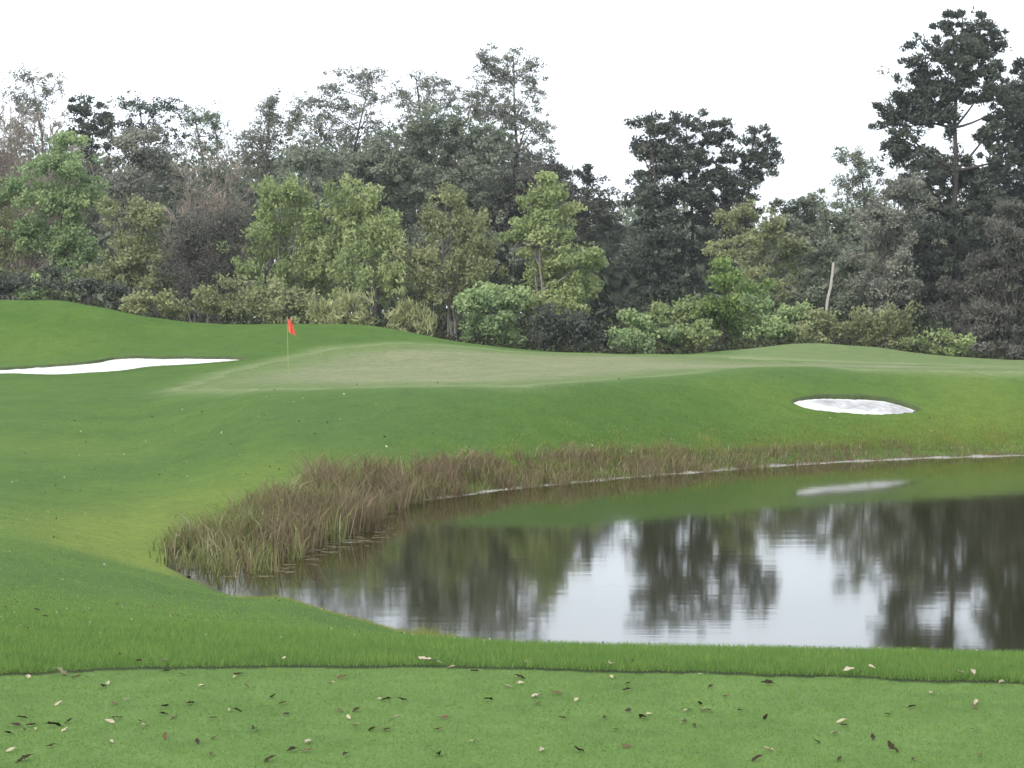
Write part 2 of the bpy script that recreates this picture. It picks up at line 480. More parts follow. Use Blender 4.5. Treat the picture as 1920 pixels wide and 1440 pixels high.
M_LIP = turf_material('bunker_edge_turf', (0.062, 0.085, 0.034), (0.050, 0.066, 0.028), (0.080, 0.105, 0.042), 9.0, 0.8)
def bunker(P, label, step, seed, back_shade=lambda x, y, q: 0 * x):
    lo, hi = P.min(0) - .3, P.max(0) + .3
    gx, gy = np.arange(lo[0], hi[0], step[0]), np.arange(lo[1], hi[1], step[1])
    X, Y = [a.ravel() for a in np.meshgrid(gx, gy)]
    q = poly_dist(P, X, Y)
    rough = smooth01(q / .5) * (0.030 * wave_noise(X, Y, 0.7, seed) + 0.016 * wave_noise(X, Y, 0.25, seed + 1))
    z = ground_raw(X, Y) - sand_drop(P, X, Y) + rough
    i = (np.arange(len(gy) - 1)[:, None] * len(gx) + np.arange(len(gx) - 1)[None, :]).ravel()
    F = np.stack([i, i + 1, i + len(gx) + 1, i + len(gx)], 1)
    F = F[q[F].min(1) > -0.16]
    u, inv = np.unique(F, return_inverse=True)
    o = make_mesh('sand_bunker', np.stack([X, Y, z], 1)[u], inv.reshape(-1, 4), M_SAND, smooth=True, vattrs={'back_shade': back_shade(X[u], Y[u], q[u])})
    tag(o, label, kind='structure')
    # turf rolled over the rim
    n = len(P); tg = np.roll(P, -1, 0) - np.roll(P, 1, 0); nm = np.stack([tg[:, 1], -tg[:, 0]], 1); nm /= np.linalg.norm(nm, axis=1)[:, None] + 1e-9
    if (poly_dist(P, *(P + nm * .02).T) > 0).mean() > .5: nm = -nm
    r = np.random.RandomState(seed); wob = .025 * r.randn(n)
    rows = []
    for off, up, dz in ((.55, .006, 0), (.30, .016, 0), (.06, .022, 0), (-.02, .0, 0), (-.03, -.04, 1), (.0, -.10, 1)):
        R = P + nm * (off + wob[:, None] * (off < .2))
        rows.append(np.column_stack([R, ground_raw(R[:, 0], R[:, 1]) + up - dz * sand_drop(P, R[:, 0], R[:, 1]) * .7]))
    V = np.concatenate(rows); f = []
    for k in range(len(rows) - 1):
        a = k * n + np.arange(n); b = k * n + (np.arange(n) + 1) % n
        f.append(np.stack([a, b, b + n, a + n], 1))
    V2 = V.copy()
    e = make_mesh('turf_rim', V2, np.concatenate(f[:2]), M_TURF, o, smooth=True, vattrs={'dry': tint(DRY, V[:, 0], V[:, 1]), 'lush': tint(LUSH, V[:, 0], V[:, 1])})
    make_mesh('rim_face', V2, np.concatenate(f[2:]), M_LIP, o, smooth=True)
bunker(BUNK_L, 'long white sand bunker below the grassy mound', (.12, .10), 61)
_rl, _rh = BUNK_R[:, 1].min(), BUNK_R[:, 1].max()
bunker(BUNK_R, 'small oval bunker of white sand with grey shade painted at the back in the bank above the pond', (.06, .06), 71,
       lambda x, y, q: smooth01(((y - _rl) / (_rh - _rl) - .30 + .06 * wave_noise(x, y, 1.1, 73)) / .12) * smooth01(q / .25))  # shade on the upper sand face, put into its colour

# pond
wz = gz.reshape(nr, nc)
_pond = (fm(gz) < 0.10) & (fm(yy) > 18) & (fm(yy) < 75)
q = quads[_pond]; u, inv = np.unique(q, return_inverse=True)
wv = verts[u].copy(); wv[:, 2] = 0.0
tag(make_mesh('pond_water', wv, inv.reshape(-1, 4), M_WATER, smooth=True), kind='structure')

# ------------------------------------------------------------------ pale low strip along the far shore
def shoreline():
    r = np.random.RandomState(5)
    pxs = np.arange(735, 2200, 1.6)
    d6 = knot_d(K_FAR, pxs)
    vs = []
    n = len(pxs)
    hgt = 0.016 + 0.012 * np.clip(wave_noise(pxs, pxs * 0, 45, 6), -1.5, 1.4) + 0.003 * r.randn(n)
    hgt *= smooth01((pxs - 730) / 120)
    off = 0.10 * wave_noise(pxs, pxs * 0, 60, 7) + 0.03 * r.randn(n)
    X = (pxs - CX) / F_PX
    rows = []
    for dd, zf in ((-0.55, 0.0), (-0.40, .6), (-0.12, 1.0), (0.2, 1.3)):
        Yv = d6 + off + dd
        zv = np.maximum(hgt, 0.002) * zf if zf else np.full(n, -0.03)
        rows.append(np.stack([X * Yv, Yv, zv], 1))
    V = np.concatenate(rows)
    f = []
    for k in range(3):
        a = k * n + np.arange(n - 1)
        f.append(np.stack([a, a + 1, a + 1 + n, a + n], 1))
    m = plain_material('shore_strip', (0.15, 0.14, 0.11), (0.34, 0.32, 0.28), 1.5)
    tag(make_mesh('shoreline', V, np.concatenate(f), m, smooth=False), kind='structure')
shoreline()

# ------------------------------------------------------------------ blades: reeds, pond-edge grass, foreground turf
def blades(name, base, height, width, lean, v, mat, rng, tris=True):
    n = len(base)
    a = rng.uniform(0, 2 * math.pi, n)
    side = np.stack([np.cos(a), np.sin(a), np.zeros(n)], 1) * width[:, None] * 0.5
    b = rng.uniform(0, 2 * math.pi, n)
    tip = base + np.stack([np.cos(b) * lean, np.sin(b) * lean, height], 1)
    V = np.stack([base - side, base + side, tip], 1).reshape(-1, 3)
    Fc = np.arange(3 * n).reshape(-1, 3)
    o = make_mesh(name, V, Fc, mat, attrs={'v': v})
    return tag(o, kind='stuff')

def in_poly_samples(P, n, rng):
    P = np.asarray(P)
    lo, hi = P[:, :2].min(0), P[:, :2].max(0)
    out = np.zeros((0, 2))
    while len(out) < n:
        s = rng.uniform(lo, hi, (n * 3, 2))
        out = np.concatenate([out, s[poly_dist(P, s[:, 0], s[:, 1]) > 0]])
    return out[:n]

def surf(xy):
    return np.maximum(ground(xy[:, 0], xy[:, 1]), -0.05)

M_REED = leaf_material('reed', (0.112, 0.080, 0.046), (0.172, 0.130, 0.078), (0.26, 0.21, 0.13), 0.3)
M_SEDGE = leaf_material('sedge', (0.100, 0.118, 0.042), (0.165, 0.180, 0.065), (0.25, 0.25, 0.11), 0.3)
M_STRAW = leaf_material('straw', (0.20, 0.17, 0.10), (0.32, 0.28, 0.18), (0.45, 0.41, 0.30), 0.2)

def wat(px, py):
    x, z = ray(px, py); d = (CAM_Z - 0.05) / -z
    return np.array([x * d, d, 0.0])

def bent_blades(name, base, height, width, lean, v, mat, rng):
    """two-segment leaf blades that arch over at the tip"""
    n = len(base)
    a = rng.uniform(0, 2 * math.pi, n)
    side = np.stack([np.cos(a), np.sin(a), np.zeros(n)], 1) * width[:, None] * 0.5
    b = rng.uniform(0, 2 * math.pi, n)
    out = np.stack([np.cos(b), np.sin(b), np.zeros(n)], 1)
    up = np.array([[0, 0, 1.0]])
    m = base + up * (height * .62)[:, None] + out * (lean * .35)[:, None]
    t = base + up * (height * rng.uniform(.75, 1.0, n))[:, None] + out * lean[:, None]
    V = np.stack([base - side, base + side, m + side * .8, m - side * .8, t + side * .12, t - side * .12], 1).reshape(-1, 3)
    i = np.arange(n)[:, None] * 6
    F = np.concatenate([i + [[0, 1, 2, 3]], i + [[3, 2, 4, 5]]])
    return tag(make_mesh(name, V, F, mat, attrs={'v': np.concatenate([v, v])}), kind='stuff')

def reeds():
    rng = np.random.RandomState(11)
    H_px = [230, 330, 450, 560, 640, 720, 800, 950, 1150, 1350, 1550, 1750, 1950]
    H_m = [.26, .38, .50, .66, .76, .66, .46, .36, .30, .24, .17, .10, .07]
    poly = np.array([wat(*p) for p in [(262, 1048), (330, 1062), (430, 1083), (520, 1068), (600, 1022), (715, 990), (728, 958), (800, 938), (900, 921), (1200, 893), (1500, 870), (1750, 857), (1950, 852),
                              (1950, 845), (1700, 847), (1400, 862), (1150, 876), (900, 895), (780, 910), (640, 930), (520, 958), (400, 988), (300, 1015)]])
    def put(name, n, mat, hs, ws, keep, lean, vfun, gap, seed):
        xy = in_poly_samples(poly, n, rng)
        px = CX + F_PX * xy[:, 0] / xy[:, 1]
        c1 = wave_noise(xy[:, 0], xy[:, 1], 0.45, seed); c2 = wave_noise(xy[:, 0], xy[:, 1], 1.7, seed + 1); clump = c1 * .5 + c2 * .6
        rim = poly_dist(poly, xy[:, 0], xy[:, 1])
        k = rng.rand(n) < keep(px, xy[:, 1]) * np.clip(gap + 0.75 * clump, 0.02, 1) * np.clip(.25 + rim / .7 + .5 * c1, 0, 1)
        xy, px, clump, c2 = xy[k], px[k], clump[k], c2[k]
        m = len(px)
        h = np.interp(px, H_px, H_m) * hs * rng.uniform(0.35, 1.2, m) * np.clip(1 + 0.30 * clump, .4, 1.6)
        bent_blades(name, np.column_stack([xy, surf(xy)]), h, ws * rng.uniform(.6, 1.5, m), lean * h * rng.rand(m) ** .7, np.clip(vfun(px, xy[:, 1]) + .28 * clump + rng.normal(0, .22, m), 0, 1), mat, rng)
    core = lambda px, y: np.interp(px, [250, 400, 520, 600, 880, 1000, 1500, 1900], [.03, .12, .45, 1, 1, .75, .5, .3]) * np.where((px < 560) & (y < 34.8), 0.25, 1)
    put('reed_bed', 34000, M_REED, 1.0, .016, core, .7, lambda p, y: .42 + 0 * p, .72, 12)
    left = lambda px, y: np.interp(px, [250, 420, 560, 700, 950, 1500, 1900], [1, 1, .65, .25, .45, .6, .7]) * np.where((px < 560) & (y < 34.0), 0.25, 1)
    put('sedge_grass', 36000, M_SEDGE, 0.85, .018, left, .9, lambda p, y: .42 + 0 * p, .6, 22)
    put('dead_stems', 3000, M_STRAW, 0.95, .014, lambda px, y: 0.5 + 0 * px, .8, lambda p, y: .5 + 0 * p, .7, 32)
reeds()

# straw-coloured flat strips by the reed edge that paint sky glints
def glint_strips():
    rng = np.random.RandomState(57)
    poly = np.array([wat(*p) for p in [(430, 1075), (520, 1080), (600, 1050), (740, 1000), (740, 950), (700, 975), (600, 1015), (500, 1055)]])
    n = 110
    xy = in_poly_samples(poly, n, rng)
    a = rng.normal(0, .35, n); l = rng.uniform(.08, .35, n); w = rng.uniform(.012, .05, n)
    dx = np.stack([np.cos(a) * l, np.sin(a) * l, 0 * a], 1) * .5; dy = np.stack([-np.sin(a) * w, np.cos(a) * w, 0 * a], 1) * .5
    c = np.column_stack([xy, np.full(n, .006)])
    V = np.stack([c - dx - dy * .4, c + dx - dy * .3, c + dx * .9 + dy, c - dx * .8 + dy], 1).reshape(-1, 3)
    tag(make_mesh('glint_strips', V, np.arange(4 * n).reshape(-1, 4), M_STRAW, attrs={'v': rng.rand(n)}), kind='stuff')
glint_strips()

M_BLADE = leaf_material('grass_blade', (0.110, 0.195, 0.050), (0.160, 0.270, 0.070), (0.285, 0.345, 0.085), 0.4)
M_BLADE_TEE = leaf_material('tee_blade', (0.125, 0.206, 0.050), (0.166, 0.262, 0.065), (0.235, 0.32, 0.105), 0.4)
M_BLADE_DRY = leaf_material('dry_grass_blade', (0.14, 0.18, 0.042), (0.21, 0.25, 0.062), (0.30, 0.31, 0.12), 0.4)

def turf_blades():
    rng = np.random.RandomState(17)
    def fan(n, y0, y1, half, power=1.0):
        y = y0 + (y1 - y0) * rng.rand(n) ** power
        return np.column_stack([rng.uniform(-1, 1, n) * (half * y + 2.4), y])
    # close-mown tee
    xy = fan(240000, 6.6, 10.1, 0.25)
    xy = xy[xy[:, 1] < tee_edge_line(xy[:, 0], xy[:, 1])]
    n = len(xy); cl = wave_noise(xy[:, 0], xy[:, 1], 0.22, 41)
    blades('tee_grass', np.column_stack([xy, np.full(n, TEE_Z - .002)]), rng.uniform(.006, .016, n), rng.uniform(.002, .0045, n), rng.uniform(.002, .014, n), np.clip(.42 + .14 * cl + rng.normal(0, .12, n), 0, 1), M_BLADE_TEE, rng)
    # longer fringe just beyond the cut edge
    xy = fan(330000, 9.2, 21, 0.25, 1.9)
    e = tee_edge_line(xy[:, 0], xy[:, 1])
    xy = xy[xy[:, 1] > e + .07]; n = len(xy); fd = .35 + .65 * smooth01((17 - xy[:, 1]) / 7); cl = wave_noise(xy[:, 0], xy[:, 1], 0.3, 42)
    px = CX + F_PX * xy[:, 0] / xy[:, 1]
    blades('fringe_grass', np.column_stack([xy, ground(xy[:, 0], xy[:, 1]) - .003]), rng.uniform(.022, .052, n) * (1 + .12 * cl) * fd, rng.uniform(.003, .006, n), rng.uniform(.004, .03, n), np.clip(.36 + .10 * cl + .75 * tint(DRY, xy[:, 0], xy[:, 1]) + rng.normal(0, .18, n), 0, 1), M_BLADE, rng)
    # rough on the slope down to the pond
    xy = fan(80000, 13.5, 40, 0.27, 1.3)
    px = CX + F_PX * xy[:, 0] / xy[:, 1]
    z = ground(xy[:, 0], xy[:, 1])
    k = (z > 0.06) & (px < 1000); xy, z, px = xy[k], z[k], px[k]; n = len(xy); cl = wave_noise(xy[:, 0], xy[:, 1], 0.5, 43)
    blades('bank_grass', np.column_stack([xy, z - .004]), rng.uniform(.012, .035, n) * (1 + .2 * cl), rng.uniform(.006, .012, n), rng.uniform(.005, .035, n), np.clip(.40 + .1 * cl + .75 * tint(DRY, xy[:, 0], xy[:, 1]) + rng.normal(0, .18, n), 0, 1), M_BLADE, rng)
    # taller dry grass right at the water's edge, near bank and far bank
    t = rng.rand(16000)
    px = np.interp(t, [0, .55, 1], [230, 900, 1100]) ; j = knot_d(K_NEAR, px)
    y = j - np.abs(rng.normal(0, .55, len(px))); xy = np.column_stack([(px - CX) / F_PX * y, y]); z = ground(xy[:, 0], xy[:, 1])
    k = (z > -.05) & (rng.rand(len(px)) < smooth01((px - 400) / 120)); xy, z, px = xy[k], z[k], px[k]; n = len(xy); cl = wave_noise(xy[:, 0], xy[:, 1], 0.35, 44)
    tall = np.exp(-((px - 820) / 40)**2) * .12
    blades('waterside_grass', np.column_stack([xy, z - .01]), (rng.uniform(.02, .055, n) + tall * rng.rand(n)) * np.clip(1 + .5 * cl, .3, 2), rng.uniform(.006, .012, n), rng.uniform(.01, .07, n), np.clip(.5 + .15 * cl + rng.normal(0, .2, n), 0, 1), M_BLADE_DRY, rng)
    px = rng.uniform(250, 2000, 42000); px = px[rng.rand(len(px)) < smooth01((px - 250) / 350)]; j = knot_d(K_FAR, px)
    y = j + 1.2 + np.abs(rng.normal(0, 2.4, len(px))); xy = np.column_stack([(px - CX) / F_PX * y, y]); z = ground(xy[:, 0], xy[:, 1])
    n = len(xy); cl = wave_noise(xy[:, 0], xy[:, 1], 0.8, 45)
    blades('far_bank_grass', np.column_stack([xy, z - .01]), rng.uniform(.05, .16, n) * np.clip(1 + .4 * cl, .3, 2) * np.clip(1.3 - (y - j) / 6, .25, 1) * (.25 + .75 * smooth01((px - 250) / 400)), rng.uniform(.012, .022, n), rng.uniform(.01, .08, n), np.clip(.35 + .15 * cl + rng.normal(0, .2, n), 0, 1), M_BLADE_DRY, rng)
turf_blades()

# ------------------------------------------------------------------ trees and shrubs
LM = {
 'pine':   leaf_material('pine_needles', (0.056, 0.066, 0.055), (0.090, 0.102, 0.080), (0.134, 0.144, 0.109), 0.16),
 'dark':   leaf_material('dark_leaves', (0.128, 0.149, 0.111), (0.195, 0.220, 0.161), (0.301, 0.320, 0.227), 0.24),
 'grey':   leaf_material('grey_leaves', (0.138, 0.145, 0.120), (0.212, 0.217, 0.174), (0.318, 0.316, 0.258), 0.24),
 'green':  leaf_material('green_leaves', (0.154, 0.220, 0.112), (0.252, 0.343, 0.164), (0.401, 0.475, 0.224), 0.32),
 'olive':  leaf_material('olive_leaves', (0.162, 0.181, 0.094), (0.250, 0.277, 0.140), (0.391, 0.400, 0.218), 0.32),
 'lime':   leaf_material('lime_leaves', (0.188, 0.232, 0.105), (0.289, 0.348, 0.152), (0.467, 0.504, 0.250), 0.34),
 'bright': leaf_material('bright_green_leaves', (0.122, 0.178, 0.060), (0.191, 0.273, 0.090), (0.289, 0.368, 0.140), 0.28),
 'spike':  leaf_material('spiky_leaves', (0.197, 0.218, 0.104), (0.312, 0.330, 0.162), (0.497, 0.491, 0.282), 0.29),
 'brown':  leaf_material('brown_leaves', (0.202, 0.168, 0.141), (0.297, 0.252, 0.212), (0.447, 0.384, 0.318), 0.24),
 'vine':   leaf_material('vine_leaves', (0.067, 0.068, 0.058), (0.107, 0.105, 0.088), (0.179, 0.175, 0.143), 0.19),
}
BARK = {
 'dark': plain_material('dark_bark', (0.045, 0.038, 0.034), (0.085, 0.074, 0.066), 4.0, 0.9, (3, 3, .6)),
 'grey': plain_material('grey_bark', (0.12, 0.11, 0.10), (0.24, 0.22, 0.20), 4.0, 0.9, (3, 3, .6)),
 'pale': plain_material('pale_bark', (0.26, 0.24, 0.22), (0.44, 0.42, 0.38), 4.0, 0.9, (3, 3, .6)),
 'twig': plain_material('twig_bark', (0.10, 0.085, 0.075), (0.20, 0.175, 0.155), 4.0, 0.9, (3, 3, .6)),
}

def leaf_cards(P, out, rng, L, W, k_out, k_up):
    n = len(P)
    a = rng.normal(0, 1, (n, 3)) + k_out * out; a[:, 2] += k_up
    a /= np.linalg.norm(a, axis=1)[:, None] + 1e-9
    b = np.cross(a, rng.normal(0, 1, (n, 3))); b /= np.linalg.norm(b, axis=1)[:, None] + 1e-9
    l = (L * rng.uniform(.6, 1.4, n))[:, None]; w = (W * rng.uniform(.6, 1.4, n))[:, None] * .5
    V = np.stack([P - a * l * .5, P + b * w, P + a * l * .5, P - b * w], 1).reshape(-1, 3)
    return V, np.arange(4 * n).reshape(-1, 4)

STYLE = {  # leaf length, width, clump radius, leaves per clump, coverage, outward, up, shell
 'pine':  (.30, .11, .42, 60, 1.75, 1.6, .5, .30),
 'dark':  (.23, .14, .50, 60, 1.9, .4, .2, .35),
 'grey':  (.20, .12, .55, 60, 1.7, .4, .2, .25),
 'green': (.20, .13, .50, 60, 2.0, .5, .1, .35),
 'olive': (.19, .12, .45, 55, 1.9, .5, .3, .35),
 'lime':  (.23, .10, .42, 50, 1.9, .7, .8, .35),
 'spike': (.45, .065, .38, 34, 1.6, 1.5, 1.3, .30),
 'brown': (.18, .06, .60, 40, 1.2, .3, .5, .20),
 'vine':  (.28, .07, .50, 55, 1.9, .3, -1.2, .40),
 'sparse': (.17, .10, .40, 20, .9, .4, .2, .15),
}

TRI = [0]
def tree(name, label, cat, d, base_x, lobes, leaf, style, bark='dark', seed=0, r0=None, dens=1.0, stems=1, group=None, bare=0.0, depth=1.0, grow=1.0):
    rng = np.random.RandomState(seed + 100)
    L, W, cr, lpc, cov, ko, ku, shell = STYLE[style]
    cov *= dens if style != 'sparse' else dens * .75
    tall = 1.5 if style in ('lime', 'spike') else 0.9
    bx = (base_x - CX) / F_PX * d
    bz = g1(bx, d) - 0.06
    root = tag(empty(name, (bx, d, bz)), label, cat, group)
    org = np.array([bx, d, bz])
    cen, rad, dn = [], [], []
    for lo in lobes:
        x, y, rx, ry = lo[0], lo[1], lo[2] * grow, lo[3] * grow
        s = d / F_PX
        off = rng.uniform(-.6, .6) * rx * s * depth
        c = at(x, y, d + off)
        cen.append(c); rad.append(np.array([rx * s, .5 * (rx + ry) * s * depth, ry * s])); dn.append(lo[4] if len(lo) > 4 else 1.0)
    cen = np.array(cen); rad = np.array(rad)
    top_i = int(np.argmax(cen[:, 2] + rad[:, 2])); top = cen[top_i]
    H = top[2] + rad[top_i, 2] * .6 - bz
    r0 = r0 or 0.014 * H + 0.03
    # stems
    wood = []
    axes = []
    for s_ in range(stems):
        tgt = top if s_ == 0 else cen[rng.randint(len(cen))]
        b0 = org + np.array([rng.normal(0, .12 * (stems > 1) * 3), rng.normal(0, .12 * (stems > 1) * 3), -.1])
        t = np.linspace(0, 1, 9)[:, None]
        mid = np.array([b0[0] * .6 + tgt[0] * .4, b0[1] * .6 + tgt[1] * .4, b0[2] * .4 + tgt[2] * .6])
        p = (1 - t)**2 * b0 + 2 * t * (1 - t) * mid + t**2 * (tgt + np.array([0, 0, rad[top_i, 2] * .3 * (s_ == 0)]))
        p[1:-1] += np.cumsum(rng.normal(0, .010 * H, (7, 3)), 0) * np.sin(np.linspace(.4, 2.9, 7))[:, None] * [1, 1, .15]
        rr = (r0 if stems == 1 else r0 * .65) * (1 - .93 * t[:, 0] ** .8) * np.where(t[:, 0] == 0, 1.35, 1)
        wood.append(tube(p, rr, 7)); axes.append(p)
    LP, LO, LV = [], [], []
    for c, r, dd in zip(cen, rad, dn):
        # limb from the nearest lower point of a stem
        ax = axes[rng.randint(len(axes))]
        j = np.argmin(np.linalg.norm(ax - (c - [0, 0, .35 * np.hypot(c[0] - bx, c[1] - d) + r[2] * .6]), axis=1))
        j = max(1, min(j, 7)); s0 = ax[j]; fr = j / 8
        ln = np.linalg.norm(c - s0)
        if ln > .3:
            t = np.linspace(0, 1, 6)[:, None]
            m_ = s0 * .45 + c * .55 + rng.normal(0, .08 * ln, 3) - [0, 0, .08 * ln]
            p = (1 - t)**2 * s0 + 2 * t * (1 - t) * m_ + t**2 * c
            rl = r0 * (1 - .8 * fr) * .55
            wood.append(tube(p, np.linspace(rl, rl * .3, 6), 5))
        else:
            rl = r0 * .25
        area = math.pi * r[0] * r[2]
        ncl = max(4, int(area * cov * dd / (L * W * .25) / lpc))
        airy = style in ('sparse', 'brown', 'pine')
        ns = max(3, int(2.5 + area * (1.3 if airy else .55)))
        su = rng.normal(0, 1, (ns, 3)); su /= np.linalg.norm(su, axis=1)[:, None]
        sp = su * (rng.rand(ns, 1) ** .45) * rng.uniform(.75, 1.12, (ns, 1))
        which = rng.randint(ns, size=ncl)
        u = sp[which] + rng.normal(0, 1, (ncl, 3)) * rng.uniform(*((.2, .5) if airy else (.14, .36)), (ncl, 1)) * [1, 1, tall]
        cc = c + u * r
        # twigs to a share of the clumps
        nt = min(ncl, 14 if style in ('sparse', 'brown', 'grey') else 7)
        for q_ in cc[:nt]:
            t = np.linspace(0, 1, 4)[:, None]
            p = c + (q_ - c) * t + rng.normal(0, .06, (4, 3)) * t * (1 - t) * 4
            wood.append(tube(p, np.array([1, .75, .5, .25]) * max(rl * .3, .018), 3))
        if bare < 1:
            cnt = rng.poisson(lpc * (1 - bare) * rng.uniform(.35, 1.6, ncl))
            idx = np.repeat(np.arange(ncl), cnt)
            n = len(idx)
            cs = cr * rng.uniform(.6, 1.3, ncl)
            o_ = rng.normal(0, 1, (n, 3)); o_ /= np.linalg.norm(o_, axis=1)[:, None] + 1e-9
            P = cc[idx] + o_ * (cs[idx] * rng.rand(n) ** .5)[:, None] * [1, 1, .75 * tall]
            LP.append(P); LO.append(o_ * .5 + u[idx] * .6)
            cv = rng.normal(.5, .16, ns)[which] + rng.normal(0, .08, ncl)
            LV.append(np.clip(cv[idx] + rng.normal(0, .07, n), 0, 1))
    v, f = join(wood)
    make_mesh('trunk', v - org, f, BARK[bark], root, smooth=True)
    TRI[0] += len(f) * 2
    if LP:
        P = np.concatenate(LP); O = np.concatenate(LO); Vv = np.concatenate(LV)
        gy = ground(P[:, 0], P[:, 1]) + .03
        k = P[:, 2] > gy
        P, O, Vv = P[k], O[k], Vv[k]
        v, f = leaf_cards(P, O, rng, L, W, ko, ku)
        make_mesh('crown', v - org, f, LM[leaf], root, attrs={'v': Vv})
        TRI[0] += len(f) * 2
    return root

def twig_tree(name, label, cat, d, base_x, top_pts, bark, seed, n_twig=900, r0=.09, spread=1.0, stems=None, group=None, leaf=None):
    """leafless tree: upright stems (pixel tops) that branch into fine twigs"""
    rng = np.random.RandomState(seed + 500)
    bx = (base_x - CX) / F_PX * d; bz = g1(bx, d) - .06; org = np.array([bx, d, bz])
    root = tag(empty(name, tuple(org)), label, cat, group)
    wood, tw = [], []
    for (tx, ty) in top_pts:
        tp = at(tx, ty, d + rng.uniform(-1.2, 1.2)); b0 = org + [rng.normal(0, .35), rng.normal(0, .35), -.1]
        t = np.linspace(0, 1, 10)[:, None]
        m_ = np.array([b0[0] * .35 + tp[0] * .65, b0[1] * .35 + tp[1] * .65, b0[2] * .55 + tp[2] * .45])
        p = (1 - t)**2 * b0 + 2 * t * (1 - t) * m_ + t**2 * tp
        p[1:] += rng.normal(0, .05, (9, 3))
        wood.append(tube(p, r0 * (1 - .85 * t[:, 0]) * rng.uniform(.7, 1.1), 6))
        hgt = tp[2] - b0[2]
        for b_ in range(26):
            fr = rng.uniform(.22, .98); k = fr * 9; i = int(min(k, 8)); s0 = p[i] + (p[i + 1] - p[i]) * (k - i)
            a = rng.uniform(0, 2 * math.pi); ln = hgt * rng.uniform(.10, .26) * (1.15 - fr) * 1.6 * spread
            dirn = np.array([math.cos(a) * .75, math.sin(a) * .75, rng.uniform(.5, 1.3)]); dirn /= np.linalg.norm(dirn)
            q = s0 + dirn * np.linspace(0, 1, 5)[:, None] * ln; q[1:, 2] += np.linspace(.02, .12, 4) * ln; q[1:] += rng.normal(0, .03 * ln, (4, 3))
            wood.append(tube(q, np.linspace(.028, .009, 5), 4))
            for c_ in range(9):
                fr2 = rng.uniform(.25, 1); i2 = int(min(fr2 * 4, 3)); s1 = q[i2] + (q[i2 + 1] - q[i2]) * (fr2 * 4 - i2)
                dd = dirn + rng.normal(0, .6, 3); dd[2] = abs(dd[2]) * .8 + .2; dd /= np.linalg.norm(dd)
                tw.append((s1, dd, ln * rng.uniform(.2, .5)))
    v, f = join(wood)
    tr_ = make_mesh('trunk', v - org, f, BARK[bark], root, smooth=True)
    s1 = np.array([t_[0] for t_ in tw]); dd = np.array([t_[1] for t_ in tw]); ln = np.array([t_[2] for t_ in tw])
    # each twig carries a spray of finer shoots
    reps = max(1, int(n_twig * len(top_pts) / len(tw)))
    S = np.repeat(s1, reps, 0); D = np.repeat(dd, reps, 0); Ln = np.repeat(ln, reps)
    S = S + D * (Ln * rng.rand(len(S)))[:, None] * (np.arange(len(S)) % reps > 0)[:, None]
    D = D + rng.normal(0, .45, D.shape) * (np.arange(len(S)) % reps > 0)[:, None]; D /= np.linalg.norm(D, axis=1)[:, None]
    b = np.cross(D, rng.normal(0, 1, D.shape)); b /= np.linalg.norm(b, axis=1)[:, None]
    Ln = np.maximum(Ln * rng.uniform(.5, 1.1, len(Ln)), .15)
    V = np.stack([S - b * .018, S + b * .018, S + D * Ln[:, None] + b * .004, S + D * Ln[:, None] - b * .004], 1).reshape(-1, 3)
    make_mesh('crown', V - org, np.arange(len(V)).reshape(-1, 4), LM[leaf] if leaf else BARK['twig'], root, attrs={'v': rng.rand(len(S))})
    TRI[0] += len(V) // 2 + len(f) * 2
    return root

# --- back row, skyline trees
tree('leafy_tree', 'thin tree with ragged top behind pinkish leafless tree', 'tree', 158, 70, [(60, 150, 32, 20), (100, 165, 24, 22), (40, 180, 30, 24), (75, 205, 45, 28, .8), (60, 260, 55, 40), (80, 330, 60, 50)], 'grey', 'sparse', 'dark', 1, dens=1.5)
tree('pine_tree', 'dense dark round-topped pine beside the pinkish leafless tree', 'tree', 156, 175, [(150, 205, 28, 22), (178, 212, 34, 30), (200, 245, 22, 26), (165, 250, 40, 35), (175, 310, 45, 40)], 'pine', 'pine', 'dark', 2, dens=1.3)
tree('leafy_tree', 'open-crowned tree with dark top over the grey round tree', 'tree', 157, 300, [(262, 200, 34, 20), (240, 225, 20, 24), (300, 205, 34, 16), (335, 215, 30, 24, .7), (300, 245, 60, 26, .7), (300, 330, 60, 60)], 'pine', 'sparse', 'dark', 3, dens=2.0)
tree('leafy_tree', 'gappy tree with drooping branch ends beside bare grey treetops', 'tree', 157, 390, [(365, 215, 22, 20, .8), (392, 222, 22, 24), (405, 250, 14, 30), (375, 265, 40, 26, .6), (390, 330, 50, 50)], 'dark', 'sparse', 'dark', 4, dens=1.8)
twig_tree('bare_tree', 'spindly leafless sapling poking up between two skyline trees', 'tree', 157, 418, [(413, 205), (420, 225), (428, 222)], 'grey', 5, 60, .05, .35)
tree('leafy_tree', 'narrow pointed sparse tree on the skyline', 'tree', 156, 505, [(506, 190, 18, 18), (498, 215, 22, 20), (515, 225, 20, 22), (500, 255, 34, 24), (470, 262, 30, 22), (490, 310, 60, 45)], 'grey', 'sparse', 'dark', 6, dens=2.2)
tree('leafy_tree', 'wide airy tree with twisting branches against the sky', 'tree', 155, 645, [(585, 190, 32, 22), (560, 225, 24, 28), (620, 165, 30, 20, .8), (660, 140, 30, 20, .9), (695, 135, 26, 18, .9), (705, 185, 34, 26, .7), (640, 205, 44, 28, .8), (600, 245, 54, 34, .8), (680, 240, 50, 36, .7), (640, 300, 80, 50)], 'grey', 'sparse', 'dark', 7, dens=1.75, r0=.22)
tree('leafy_tree', 'light airy tree top between two taller skyline trees', 'tree', 157, 790, [(780, 150, 30, 16, .8), (815, 160, 24, 22, .8), (760, 180, 26, 26), (800, 200, 44, 28, .8), (845, 190, 14, 24), (780, 260, 60, 44)], 'grey', 'sparse', 'dark', 8, dens=1.8)
